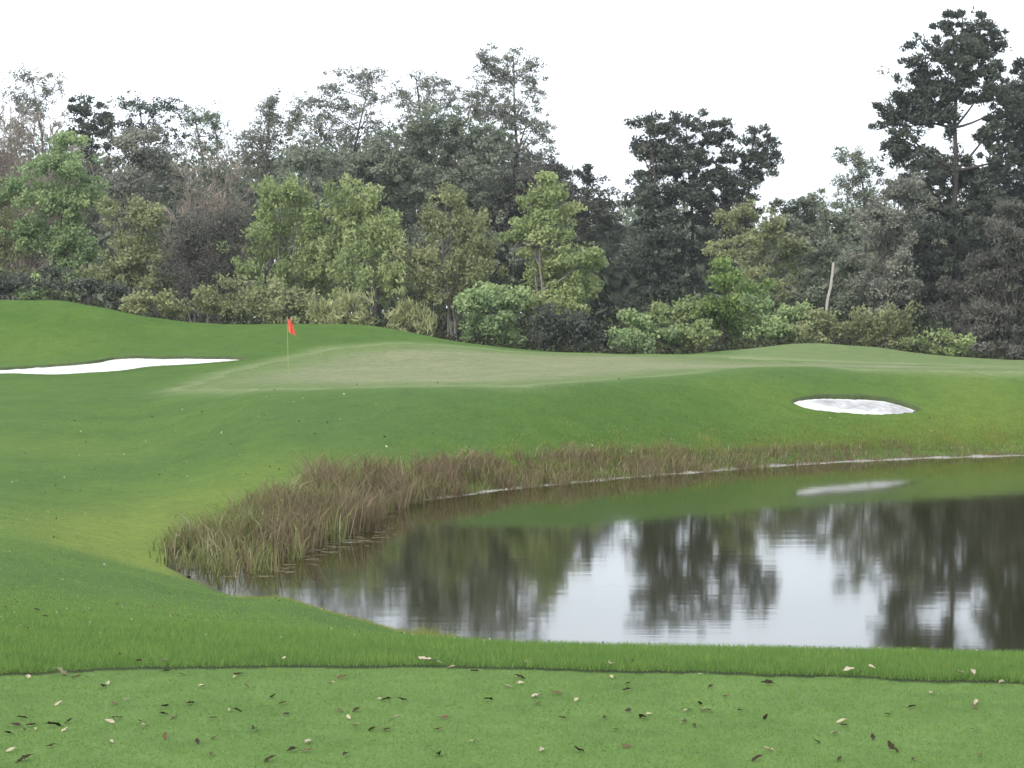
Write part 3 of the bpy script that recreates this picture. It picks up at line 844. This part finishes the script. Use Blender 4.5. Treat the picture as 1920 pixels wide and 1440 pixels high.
tree('leafy_tree', 'tallest airy tree with feathery crown and dark forked trunk', 'tree', 152, 925, [(905, 105, 22, 16), (925, 125, 26, 20, .9), (962, 105, 22, 16), (985, 130, 26, 22), (950, 150, 40, 28), (1000, 165, 22, 34, .8), (900, 175, 34, 28), (890, 205, 40, 30), (945, 200, 40, 40, 1.2), (990, 225, 30, 40, .7), (1020, 255, 24, 44, .7), (930, 260, 50, 40), (1000, 300, 40, 34, .7), (940, 330, 70, 50)], 'grey', 'sparse', 'dark', 9, dens=1.9, r0=.30)
tree('leafy_tree', 'broad dark evergreen filling the wood below the airy skyline trees', 'tree', 148, 700, [(600, 300, 60, 40), (660, 320, 70, 55), (730, 285, 60, 55), (700, 370, 110, 70), (600, 370, 80, 60), (720, 450, 110, 70), (610, 450, 100, 70)], 'dark', 'dark', 'dark', 10, dens=1.15)
tree('leafy_tree', 'dark green-grey tree with rounded crown under the tallest airy tree', 'tree', 147, 860, [(800, 250, 60, 50), (860, 225, 55, 45), (900, 270, 60, 50), (830, 320, 90, 60), (900, 370, 110, 70), (870, 460, 130, 70)], 'dark', 'dark', 'dark', 11, dens=1.15)
tree('leafy_tree', 'brownish-grey tree with long stems behind bright green conical tree', 'tree', 146, 1000, [(980, 340, 60, 50), (1030, 340, 36, 50), (960, 410, 60, 70), (1060, 410, 60, 50), (1010, 480, 100, 70)], 'vine', 'grey', 'dark', 12, dens=1.3)
tree('leafy_tree', 'small round dark tree at the foot of the sky gap', 'tree', 156, 1085, [(1060, 325, 30, 20), (1090, 325, 24, 20), (1110, 350, 14, 16), (1080, 360, 44, 30), (1130, 385, 44, 26), (1120, 430, 70, 44)], 'pine', 'dark', 'dark', 13, dens=1.1)
tree('pine_tree', 'ivy-dark pine with thick column of foliage beside the sky gap', 'tree', 140, 1245, [(1215, 240, 34, 26), (1205, 285, 32, 34), (1195, 330, 22, 24), (1250, 255, 40, 30), (1260, 300, 54, 44), (1235, 355, 66, 44), (1235, 420, 70, 60), (1240, 490, 76, 60), (1240, 560, 90, 50)], 'pine', 'dark', 'dark', 14, dens=1.35, r0=.28)
tree('pine_tree', 'flat-topped pine with open branches between dark pine and umbrella pine', 'tree', 145, 1300, [(1285, 230, 38, 16), (1320, 235, 32, 16), (1355, 245, 32, 18), (1340, 265, 26, 14), (1290, 285, 34, 20, .7), (1320, 330, 40, 24, .7), (1300, 265, 50, 24), (1345, 300, 44, 24, .8), (1275, 330, 44, 34), (1340, 350, 50, 34), (1310, 390, 70, 44), (1330, 450, 90, 54)], 'pine', 'pine', 'dark', 15, dens=1.05, r0=.22, grow=1.15)
tree('pine_tree', 'umbrella-shaped pine with gnarled side limbs at the sky gap', 'tree', 145, 1385, [(1415, 250, 20, 16), (1440, 258, 20, 14), (1455, 285, 18, 18), (1430, 300, 30, 16), (1400, 285, 26, 18, .8), (1450, 310, 18, 14), (1380, 340, 40, 34), (1415, 335, 30, 24, .8), (1425, 275, 30, 22, .8), (1395, 310, 34, 26, .8), (1365, 385, 54, 40), (1390, 400, 50, 34)], 'pine', 'pine', 'dark', 16, dens=1.0, r0=.18, grow=1.1)
tree('leafy_tree', 'low dark rounded tree along the skyline right of umbrella pine', 'tree', 150, 1490, [(1470, 385, 30, 16), (1510, 382, 40, 18), (1560, 385, 40, 20), (1500, 420, 80, 34), (1500, 480, 100, 50)], 'dark', 'dark', 'dark', 17, dens=1.2)
tree('leafy_tree', 'small feathery tree beside the tallest pine', 'tree', 148, 1605, [(1585, 290, 20, 14), (1612, 285, 20, 16), (1600, 310, 34, 16, .8), (1615, 330, 22, 22), (1590, 355, 34, 22), (1620, 380, 30, 30)], 'dark', 'sparse', 'dark', 18, dens=2.3)
tree('pine_tree', 'tallest dark pine with heavy ragged crown and sky showing through', 'tree', 132, 1790, [(1805, 35, 28, 16), (1775, 50, 20, 16), (1840, 50, 24, 16), (1812, 65, 40, 20), (1755, 90, 34, 20), (1800, 100, 40, 22), (1875, 88, 18, 10), (1845, 100, 34, 18), (1745, 125, 38, 26), (1800, 140, 50, 28), (1850, 130, 26, 18), (1715, 175, 40, 26), (1770, 185, 50, 30), (1835, 180, 50, 22), (1690, 205, 34, 26), (1680, 255, 20, 30), (1730, 225, 48, 22), (1785, 235, 26, 22, .6), (1870, 205, 34, 26), (1700, 290, 34, 24), (1760, 300, 50, 24), (1855, 245, 22, 22), (1830, 310, 44, 26), (1790, 345, 70, 34), (1770, 400, 70, 44), (1780, 460, 70, 44), (1760, 520, 60, 50), (1725, 325, 44, 28), (1875, 300, 36, 30), (1700, 365, 40, 36), (1845, 370, 56, 40), (1860, 450, 56, 50), (1700, 440, 44, 44), (1745, 170, 50, 30), (1815, 120, 44, 26), (1690, 235, 36, 34)], 'pine', 'pine', 'dark', 19, dens=1.45, r0=.34, grow=1.22)
tree('pine_tree', 'dark pine with dense foliage right beside the tallest pine', 'tree', 136, 1935, [(1915, 125, 20, 16), (1905, 155, 34, 22), (1930, 180, 40, 30), (1895, 200, 30, 26), (1925, 235, 50, 40), (1915, 320, 44, 50), (1960, 290, 60, 60), (1920, 400, 70, 60), (1960, 200, 50, 40), (1940, 480, 80, 60), (1900, 270, 40, 40), (1880, 360, 50, 44)], 'pine', 'pine', 'dark', 20, dens=1.35, r0=.3, grow=1.2)
# --- left edge
twig_tree('bare_tree', 'tall leafless tree with pinkish-brown haze of twigs', 'tree', 140, 30, [(20, 200), (60, 215), (95, 235), (-20, 190), (120, 270), (-50, 230)], 'grey', 21, 2600, .12, 1.25, leaf='brown')
twig_tree('bare_tree', 'pale thin bare trunk rising above pinkish leafless tree', 'tree', 150, 8, [(4, 108), (20, 135)], 'pale', 22, 60, .10, .35)
tree('leafy_tree', 'full green broadleaf tree with yellowish top above the left mound', 'tree', 126, 115, [(120, 265, 40, 26), (95, 300, 44, 34), (145, 305, 44, 36), (80, 355, 60, 44), (165, 365, 40, 40), (120, 400, 70, 44), (60, 430, 60, 44), (160, 445, 44, 44), (100, 480, 90, 44), (110, 530, 100, 40)], 'green', 'green', 'grey', 23, dens=1.15, stems=2)
tree('leafy_tree', 'olive tree spreading in front of the pinkish leafless tree', 'tree', 128, 5, [(-10, 370, 60, 44), (10, 440, 60, 50), (-40, 430, 70, 60), (0, 510, 80, 50)], 'olive', 'olive', 'dark', 24, dens=1.0)
tree('leafy_tree', 'round grey-green tree between green broadleaf and bare grey trees', 'tree', 138, 260, [(265, 255, 40, 30), (235, 290, 44, 40), (290, 300, 50, 44), (255, 350, 70, 44), (270, 420, 80, 50)], 'grey', 'grey', 'dark', 25, dens=1.35)
twig_tree('bare_tree', 'leafless grey tree with pale upright stems', 'tree', 122, 395, [(345, 265), (375, 250), (400, 262), (428, 270), (450, 310), (365, 330), (415, 340), (325, 340), (470, 350)], 'grey', 26, 1100, .075, .8, leaf='brown')
tree('shrub', 'rounded dark olive shrub under the grey-green tree', 'shrub', 119, 240, [(215, 400, 30, 26), (245, 410, 40, 30), (280, 420, 34, 34), (240, 460, 60, 44), (235, 520, 66, 40), (300, 510, 34, 44)], 'olive', 'grey', 'dark', 27, dens=1.2, stems=3)
tree('shrub', 'dull brown thicket at the foot of the bare grey tree', 'shrub', 118, 370, [(340, 470, 44, 40), (400, 450, 50, 44), (430, 500, 44, 40), (360, 530, 56, 36), (440, 420, 40, 40)], 'vine', 'brown', 'grey', 28, dens=1.5, stems=4)
# --- front row of leafy trees
tree('leafy_tree', 'yellow-green bushy tree with upswept tips behind the flag', 'tree', 116, 545, [(535, 345, 26, 22), (515, 375, 36, 26), (565, 375, 34, 26), (495, 415, 40, 32), (550, 420, 60, 40), (600, 430, 40, 44), (520, 470, 56, 40), (575, 500, 56, 44), (520, 530, 50, 40)], 'lime', 'lime', 'grey', 29, dens=1.15, stems=3)
tree('leafy_tree', 'wide yellow-green tree with spiky top between two front trees', 'tree', 115, 680, [(640, 365, 30, 22), (680, 370, 34, 24), (655, 405, 50, 34), (710, 410, 36, 34), (690, 455, 56, 40), (640, 470, 50, 44), (735, 470, 34, 44), (670, 530, 66, 44), (730, 535, 40, 40)], 'lime', 'lime', 'grey', 30, dens=1.1, stems=3)
tree('leafy_tree', 'dull olive tree with pointed tips between brighter green trees', 'tree', 116, 845, [(835, 375, 24, 24), (860, 395, 30, 28), (820, 415, 38, 32), (885, 420, 34, 36), (850, 455, 62, 40), (800, 490, 40, 44), (880, 500, 54, 44), (840, 550, 60, 40), (900, 470, 30, 40)], 'olive', 'lime', 'grey', 31, dens=1.15, stems=3)
tree('leafy_tree', 'bright green conical leafy tree beside the sky gap', 'tree', 113, 1030, [(1015, 345, 30, 22), (1030, 370, 34, 26), (990, 385, 34, 30), (1010, 415, 54, 34), (1060, 420, 34, 34), (985, 450, 44, 40), (1040, 465, 62, 40), (1095, 480, 40, 40), (1010, 515, 62, 44), (1085, 535, 50, 44), (1040, 575, 70, 44)], 'lime', 'green', 'grey', 32, dens=1.15, stems=2)
tree('shrub', 'deep green bush at the foot of the dull olive tree', 'shrub', 110, 915, [(930, 540, 50, 30), (890, 570, 44, 34), (940, 590, 50, 36), (970, 560, 30, 34), (880, 610, 44, 26), (940, 630, 50, 22)], 'green', 'green', 'dark', 33, dens=1.2, stems=3)
tree('shrub', 'shadowy undergrowth bush with pale leaf tips below conical tree', 'shrub', 108, 1045, [(1020, 610, 50, 34), (1080, 600, 50, 40), (1110, 630, 44, 30), (1040, 640, 60, 22)], 'pine', 'olive', 'dark', 34, dens=1.2, stems=3)
tree('shrub', 'spiky pale green palmetto-like shrub at the green edge', 'shrub', 108, 655, [(620, 585, 34, 20), (660, 580, 36, 24), (700, 590, 34, 22), (650, 605, 50, 18)], 'spike', 'spike', 'dark', 35, dens=1.0, stems=4)
tree('shrub', 'spiky pale shrub with drooping fronds where the mound falls away', 'shrub', 107, 785, [(765, 585, 26, 26), (795, 600, 26, 24), (745, 605, 30, 18), (790, 620, 34, 18), (730, 590, 22, 24)], 'spike', 'spike', 'dark', 36, dens=.9, stems=4)
tree('shrub', 'grey-olive shrub behind the flag', 'shrub', 110, 530, [(500, 560, 44, 30), (545, 570, 44, 28), (590, 575, 34, 28), (520, 590, 60, 20)], 'olive', 'grey', 'dark', 37, dens=1.3, stems=3)
tree('shrub', 'grey-olive shrub at the foot of the bare grey stems', 'shrub', 112, 430, [(400, 560, 40, 24), (440, 545, 40, 28), (460, 580, 44, 22), (390, 580, 44, 18)], 'olive', 'grey', 'dark', 38, dens=1.2, stems=3)
tree('shrub', 'small pale green shrub on the shoulder of the left mound', 'shrub', 114, 300, [(275, 565, 40, 18), (320, 565, 30, 20), (340, 585, 40, 16), (250, 560, 30, 14)], 'spike', 'olive', 'dark', 39, dens=1.1, stems=3)
tree('shrub', 'low dark brush along the top of the left mound', 'shrub', 118, 90, [(30, 535, 50, 24), (90, 535, 50, 24), (150, 540, 44, 22), (200, 545, 40, 20), (-30, 535, 44, 24)], 'pine', 'grey', 'dark', 40, dens=1.2, stems=4)
# --- right half, middle and front
tree('leafy_tree', 'olive-green tree with pale upper leaves below the umbrella pine', 'tree', 128, 1400, [(1370, 420, 34, 26), (1410, 410, 34, 26), (1440, 440, 44, 34), (1380, 460, 54, 40), (1450, 490, 60, 44), (1400, 530, 70, 44)], 'olive', 'olive', 'dark', 41, dens=1.1, stems=2)
tree('leafy_tree', 'green-grey tree behind the pale leaning post', 'tree', 130, 1545, [(1500, 420, 40, 30), (1550, 415, 44, 30), (1590, 440, 44, 34), (1520, 470, 60, 40), (1580, 500, 56, 40), (1540, 550, 70, 44)], 'dark', 'dark', 'dark', 42, dens=1.15, stems=2)
tree('leafy_tree', 'muted green tree leaning towards the tallest pine', 'tree', 124, 1665, [(1690, 330, 34, 26), (1660, 370, 40, 34), (1710, 370, 34, 34), (1640, 420, 44, 40), (1690, 430, 44, 44), (1650, 490, 54, 44), (1640, 550, 54, 40), (1700, 530, 44, 50)], 'grey', 'olive', 'dark', 43, dens=1.15, stems=2)
tree('leafy_tree', 'dark tree in deep shade behind yellow-olive bushes', 'tree', 130, 1720, [(1720, 470, 44, 50), (1740, 560, 60, 50), (1690, 600, 50, 40), (1620, 590, 50, 30)], 'pine', 'dark', 'dark', 44, dens=1.3)
tree('shrub', 'bright green bush standing tallest in the shrub border', 'shrub', 112, 1385, [(1355, 500, 26, 20), (1385, 510, 34, 26), (1360, 545, 44, 34), (1410, 560, 44, 36), (1340, 590, 50, 34), (1400, 610, 60, 30)], 'bright', 'green', 'dark', 45, dens=1.15, stems=3)
tree('shrub', 'rounded green bush with dry tips before the ivy-dark pine', 'shrub', 110, 1285, [(1250, 590, 34, 24), (1290, 580, 36, 26), (1280, 615, 50, 30), (1320, 620, 44, 28), (1260, 640, 50, 18)], 'lime', 'olive', 'dark', 46, dens=1.2, stems=3)
tree('shrub', 'bluish green low bush at the back of the green', 'shrub', 108, 1190, [(1170, 600, 30, 20), (1195, 625, 44, 26), (1160, 635, 34, 22), (1225, 640, 36, 20)], 'green', 'green', 'dark', 47, dens=1.3, stems=3)
tree('shrub', 'broad mid-green bush beside the pale leaning post', 'shrub', 110, 1470, [(1440, 575, 36, 26), (1480, 570, 36, 24), (1460, 605, 54, 28), (1510, 600, 30, 26), (1430, 620, 44, 22)], 'green', 'olive', 'dark', 48, dens=1.2, stems=3)
tree('shrub', 'olive bush at the foot of the pale leaning post', 'shrub', 108, 1550, [(1530, 600, 30, 18), (1560, 608, 34, 18), (1545, 625, 50, 18), (1580, 620, 24, 20)], 'olive', 'olive', 'dark', 49, dens=1.2, stems=3)
tree('shrub', 'yellow-olive bush on the brow right of the pale post', 'shrub', 108, 1650, [(1640, 590, 34, 22), (1670, 590, 30, 24), (1620, 620, 34, 24), (1660, 625, 44, 26), (1690, 620, 24, 26)], 'olive', 'lime', 'dark', 50, dens=1.2, stems=3)
tree('shrub', 'low dome-shaped yellow-olive bush beneath the vine-draped mass', 'shrub', 107, 1760, [(1750, 635, 34, 16), (1780, 640, 30, 18), (1735, 652, 34, 16), (1775, 660, 44, 16)], 'lime', 'olive', 'dark', 51, dens=1.2, stems=3)
tree('vine_thicket', 'dark brown sloping mass of hanging vines under the tall pines', 'shrub', 114, 1870, [(1900, 400, 34, 30), (1880, 440, 40, 34), (1920, 460, 50, 50), (1850, 490, 44, 36), (1900, 530, 60, 50), (1825, 545, 44, 36), (1870, 590, 60, 44), (1800, 600, 40, 34), (1940, 600, 60, 50), (1830, 640, 60, 26), (1910, 650, 60, 26), (1960, 500, 60, 60)], 'vine', 'vine', 'grey', 52, dens=1.4, stems=5)
tree('shrub', 'small olive clump tucked against the vine-draped mass', 'shrub', 108, 1850, [(1840, 655, 30, 14), (1880, 660, 34, 14), (1930, 662, 40, 14)], 'vine', 'grey', 'dark', 53, dens=1.3, stems=3)

# --- the depth of the wood behind, one unbroken mass
def deep_wood():
    rng = np.random.RandomState(77)
    n = 90000
    X = rng.uniform(-75, 75, n); Y = rng.uniform(160, 184, n)
    px = CX + F_PX * X / Y
    topy = np.interp(px, [-600, 0, 150, 210, 440, 560, 700, 900, 1000, 1050, 1130, 1190, 1420, 1560, 1650, 1800, 2600], [290, 290, 280, 300, 300, 270, 250, 250, 290, 350, 395, 370, 410, 405, 390, 360, 340])
    topz = CAM_Z + (HORIZON - topy) / F_PX * Y + 0.9 * wave_noise(X, Y, 4, 78)
    z = 1.2 + (topz - 1.2) * rng.rand(n) ** .8
    P = np.stack([X, Y, z], 1)
    v, f = leaf_cards(P, np.zeros_like(P), rng, .95, .6, 0, .2)
    k4 = np.repeat(np.clip(.35 + (topz - z) / 5, .35, 1), 4)[:, None]; P4 = np.repeat(P, 4, 0); v = P4 + (v - P4) * k4
    tag(make_mesh('far_wood', v, f, LM['dark'], attrs={'v': np.clip(rng.normal(.5, .25, n), 0, 1)}), kind='stuff')
deep_wood()

# shaded brush along the foot of the wood, behind the crest
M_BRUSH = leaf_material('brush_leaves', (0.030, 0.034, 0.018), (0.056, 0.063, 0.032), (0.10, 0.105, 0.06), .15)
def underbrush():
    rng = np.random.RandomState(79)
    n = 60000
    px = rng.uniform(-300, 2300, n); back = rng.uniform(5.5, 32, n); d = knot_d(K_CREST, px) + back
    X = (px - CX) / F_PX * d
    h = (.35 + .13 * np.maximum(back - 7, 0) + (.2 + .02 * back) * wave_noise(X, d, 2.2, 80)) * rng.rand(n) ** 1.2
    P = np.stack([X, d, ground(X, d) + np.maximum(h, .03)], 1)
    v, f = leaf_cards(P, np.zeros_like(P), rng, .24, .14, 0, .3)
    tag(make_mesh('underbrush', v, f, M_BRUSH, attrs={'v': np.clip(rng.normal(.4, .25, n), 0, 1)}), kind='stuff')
underbrush()

# ------------------------------------------------------------------ thin humid air
def haze():
    x, y0, y1, z0, z1 = 1700.0, -60.0, 1700.0, -3.0, 42.0
    V = np.array([(a, b, c) for a in (-x, x) for b in (y0, y1) for c in (z0, z1)])
    Fq = np.array([(0, 1, 3, 2), (4, 6, 7, 5), (0, 4, 5, 1), (2, 3, 7, 6), (0, 2, 6, 4), (1, 5, 7, 3)])
    m = bpy.data.materials.new('humid_air'); m.use_nodes = True
    N, L = m.node_tree.nodes, m.node_tree.links
    N.remove(N['Principled BSDF'])
    v = N.new('ShaderNodeVolumePrincipled')
    v.inputs['Color'].default_value = (0.86, 0.93, 1.0, 1)
    v.inputs['Density'].default_value = HAZE
    L.new(v.outputs['Volume'], N['Material Output'].inputs['Volume'])
    tag(make_mesh('haze', V, Fq, m), kind='stuff')
haze()

# ------------------------------------------------------------------ leaning post
def leaning_post():
    top, low = at(1563, 492, 111), at(1549, 590, 111)
    gzp = g1(low[0], 111) - .15
    t = np.linspace(0, 1, 9)[:, None]
    dirn = (top - low) / (top[2] - low[2])
    b0 = low + dirn * (gzp - low[2])
    root = tag(empty('leaning_post', tuple(b0)), 'pale weathered leaning post sticking up from the bushes', 'post')
    p = b0 + (top - b0) * t
    p[:, 0] += np.array([0, .02, -.02, .03, 0, -.04, .03, .02, 0])
    v, f = tube(p, np.array([.11, .105, .1, .1, .095, .085, .085, .085, .075]) * .85, 9)
    make_mesh('post', v - b0, f, BARK['pale'], root, smooth=True)
    v, f = tube(np.array([top, top + [0, 0, .03], top + [.01, 0, .06]]), np.array([.072, .072, .005]), 9)
    make_mesh('cap', v - b0, f, BARK['dark'], root)
    v, f = tube(np.array([top + [.02, 0, -.10], top + [.14, .02, -.16], top + [.2, .02, -.28]]), np.array([.022, .016, .006]), 5)
    make_mesh('branch_stub', v - b0, f, BARK['grey'], root)
leaning_post()

# ------------------------------------------------------------------ flagstick
def flagstick():
    p = hit(541, 703)
    root = tag(empty('flagstick', tuple(p)), 'thin flagstick with limp orange-red flag on the putting green', 'flagstick')
    top = 2.16
    mw, nt, N, L, P = new_mat('flag_cloth')
    P.inputs['Base Color'].default_value = (0.72, 0.085, 0.035, 1); P.inputs['Roughness'].default_value = .75
    tcf = N.new('ShaderNodeTexCoord').outputs['Object']
    nf = noise(N, L, tcf, 6, 3); rf = ramp(N, [(.3, (.52, .06, .035)), (.7, (.72, .14, .085))])
    L.new(nf.outputs['Fac'], rf.inputs['Fac']); L.new(rf.outputs['Color'], P.inputs['Base Color'])
    mp = plain_material('pole_paint', (.25, .31, .13), (.33, .38, .18), 3, .5)
    tilt = np.array([-.05, 0, top])
    v, f = tube(np.array([[0, 0, -.08], tilt * .5, tilt]), np.array([.010, .009, .008]), 8)
    make_mesh('pole', v, f, mp, root, smooth=True)
    v, f = tube(np.array([tilt, tilt + [0, 0, .025], tilt + [0, 0, .04]]), np.array([.012, .014, .003]), 8)
    make_mesh('knob', v, f, mp, root)
    # limp flag: folds hanging down from the hoist
    nu, nv = 15, 12
    V = []
    for j in range(nv):
        for i in range(nu):
            u_, w_ = i / (nu - 1), j / (nv - 1)
            x = -.05 + .010 + u_ * (.20 + .08 * w_) + .05 * w_
            z = top - .02 - w_ * (.54 - .06 * u_) - u_ * .20
            y = .055 * math.sin(u_ * 11 + w_ * 1.5) * (.3 + u_)
            V.append((x, y, z))
    V = np.array(V); a = (np.arange(nv - 1)[:, None] * nu + np.arange(nu - 1)[None, :]).ravel()
    Fq = np.stack([a, a + 1, a + nu + 1, a + nu], 1)
    V2 = V + [0, .003, 0]
    V_all = np.concatenate([V, V2]); F_all = np.concatenate([Fq, Fq[:, ::-1] + len(V)])
    make_mesh('flag', V_all, F_all, mw, root, smooth=True)
flagstick()

# ------------------------------------------------------------------ fallen leaves on the tee
def fallen_leaves():
    rng = np.random.RandomState(91)
    M = {'dark': plain_material('leaf_dark_brown', (.022, .015, .009), (.052, .034, .019), 30),
         'brown': plain_material('leaf_brown', (.075, .045, .022), (.15, .095, .05), 30),
         'pale': plain_material('leaf_pale', (.27, .22, .14), (.50, .44, .32), 30)}
    def leaf_mesh(kind, s):
        r = np.random.RandomState(s)
        nu, nv = 9, 5
        ln, wd = 1.0, r.uniform(.38, .55)
        curl, bend, tw = r.uniform(.15, .8), r.uniform(-.2, .9), r.uniform(-.5, .5)
        V = []
        for i in range(nu):
            t = i / (nu - 1)
            w = wd * math.sin(math.pi * (0.04 + .93 * t) ** .85) ** .8 * (1 + .12 * r.randn())
            for j in range(nv):
                q = (j / (nv - 1) - .5) * 2
                V.append(((t - .5) * ln, q * w * .5 * math.cos(curl * q), abs(q) * w * .5 * math.sin(curl) + bend * .35 * (t - .5)**2 + tw * q * w * (t - .5) + .02 * r.randn()))
        V = np.array(V); V[:, 2] -= V[:, 2].min()
        a = (np.arange(nu - 1)[:, None] * nv + np.arange(nv - 1)[None, :]).ravel()
        Fq = np.stack([a, a + 1, a + nv + 1, a + nv], 1)
        sv, sf = tube(np.array([[-.5, 0, V[2, 2] + .02], [-.62, .03, .04], [-.74, .07, .02]]), np.array([.016, .013, .010]), 4)
        vv, ff = join([(V, Fq), (sv, sf)])
        o = make_mesh('fallen_leaf', vv, ff, M[kind], smooth=True)
        me = o.data; bpy.data.objects.remove(o)
        return me, ('curled' if curl + max(bend, 0) > .8 else 'flat')
    meshes = {k: [leaf_mesh(k, 10 * i + s) for s in range(6)] for i, k in enumerate(M)}
    A = dict(
     dark=[(285,148),(385,187),(625,132),(683,143),(895,145),(1025,225),(1280,155),(430,247),(618,264),(1060,257),(1075,292),(890,280),(710,250),(1445,240),(1508,233),(1830,233),(85,302),(60,340),(115,328),(198,328,1.4),
           (258,320),(440,305),(525,323),(615,298),(800,308),(1275,280),(1335,276),(1395,350),(1450,348),(1643,345),(1660,302),(950,350,1.4),(618,388),(805,378),(740,397),(190,412),(30,373),(90,460,1.7),(1152,424),(1093,433),(1295,452,1.2),
           (1645,442,1.5),(1015,472,1.5),(1780,132),(520,103),(790,452)],
     pale=[(230,145,1.7),(105,155),(405,180),(880,157),(760,187),(925,190,1.2),(1240,175),(225,250,1.2),(475,235),(860,272),(1435,232,1.2),(90,350),(130,348),(248,343),(410,320,1.3),(545,330),(655,313),(1308,305),(1335,328),(1483,313),
           (620,368),(418,405),(40,435,1.2),(1155,392,1.4),(1780,395),(1905,185),(1690,118,1.4),(1605,107,2.4),(1065,97),(620,107)])
    B = dict(
     dark=[(30,155,1.3),(100,250),(170,215),(435,173),(745,187),(955,180,1.5),(430,205),(705,245),(438,273,1.2),(490,305,1.5),(740,283),(685,340,1.2),(188,300),(348,310),(390,350),(855,283),(950,308),(1245,332),(1410,288),(1735,262),
           (1353,387),(1420,410,1.3),(1437,438),(918,462,1.3),(1228,460),(1505,468),(1755,445),(248,433),(428,410),(1145,405),(1735,347),(800,222),(1500,270)],
     pale=[(55,117,1.6),(345,122),(370,120,1.2),(35,172),(450,112,1.2),(95,230,1.8),(240,238),(372,155),(710,135),(517,293),(722,280,1.2),(660,282),(645,325),(1235,325,1.3),(1210,360),(1575,215),(1740,250,1.3),(1265,142,1.4),(1350,134),(960,430,1.2),(110,428,1.3),
           (1680,157,1.2),(1730,157,1.4),(1835,180,1.5)])
    pts = []
    for src, x0 in ((A, 0), (B, 960)):
        for k, lst in src.items():
            for e in lst:
                pts.append((x0 + e[0] / 2, 1200 + e[1] / 2, k, e[2] if len(e) > 2 else 1.0))
    pts += [(352, 1085, 'dark', 2.0), (645, 1152, 'dark', 1.2), (730, 1230, 'brown', 1.4), (225, 1243, 'dark', 1.0), (70, 1152, 'dark', 1.2), (85, 1165, 'dark', 1.2), (1022, 1180, 'dark', .8)]
    TONE = {'dark': 'dark brown', 'brown': 'mid-brown', 'pale': 'pale straw-coloured'}
    for i, (px, py, k, s) in enumerate(pts):
        if k == 'dark' and s == 1.0 and rng.rand() < .28: k = 'brown'
        p = hit(px, py, 5, 60)
        te = float(tee_edge_line(np.array([p[0]]), np.array([p[1]]))[0])
        me, form = meshes[k][rng.randint(6)]
        o = bpy.data.objects.new('fallen_leaf', me)
        COL.objects.link(o)
        size = (.036 if k == 'pale' else .041) * s * rng.uniform(.85, 1.2) * (1.0 if p[1] < 14 else p[1] / 14)
        o.scale = (size, size, size * rng.uniform(.8, 1.3))
        beyond = p[1] > te
        o.location = (p[0], p[1], p[2] + (.030 if beyond and p[1] < 14 else .008))
        o.rotation_euler = (rng.normal(0, .25), rng.normal(0, .25), rng.uniform(0, 6.28))
        if s >= 2.3:
            tag(o, 'biggest pale dry leaf lying at the cut edge of the tee', 'leaf')
        elif beyond and p[1] > 14:
            tag(o, 'dark leaf lying on the grass slope beside the pond', 'leaf', 'leaves on the grass slope')
        elif beyond:
            tag(o, '%s leaf caught in the longer grass beyond the tee' % ('pale straw-coloured' if k == 'pale' else 'dark brown' if k == 'dark' else 'reddish brown'), 'leaf', '%s leaves in the longer grass' % k)
        else:
            size_word = 'large' if s > 1.25 else 'small'
            spot = 'close to its cut edge' if te - p[1] < .45 else 'on open turf' 
            tag(o, '%s %s %s leaf lying on the mown tee %s' % (size_word, TONE[k], form, spot), 'leaf', '%s %s %s leaves on the tee %s' % (size_word, TONE[k], form, spot))
fallen_leaves()

# windblown flecks too small to tell apart, all over the lawn
def leaf_flecks():
    rng = np.random.RandomState(93)
    n = 900
    y = 11 + 55 * rng.rand(n) ** 1.3; x = rng.uniform(-.27, .27, n) * y
    z = ground(x, y); k = z > .12; x, y, z = x[k], y[k], z[k]
    P = np.stack([x, y, z + .03], 1)
    sc_ = np.repeat(np.clip(y / 45, .3, 1.2), 4)[:, None]
    v, f = leaf_cards(P, np.zeros_like(P), rng, .06, .04, 0, 0)
    v = np.repeat(P, 4, 0) + (v - np.repeat(P, 4, 0)) * sc_
    m = leaf_material('fleck', (.06, .045, .025), (.20, .19, .09), (.45, .42, .28), .1)
    tag(make_mesh('leaf_flecks', v, f, m, attrs={'v': rng.rand(len(P))}), kind='stuff')
leaf_flecks()
print('tree tris', TRI[0], 'all', sum(len(o.data.loops) - 2 * len(o.data.polygons) for o in COL.objects if o.type == 'MESH'))
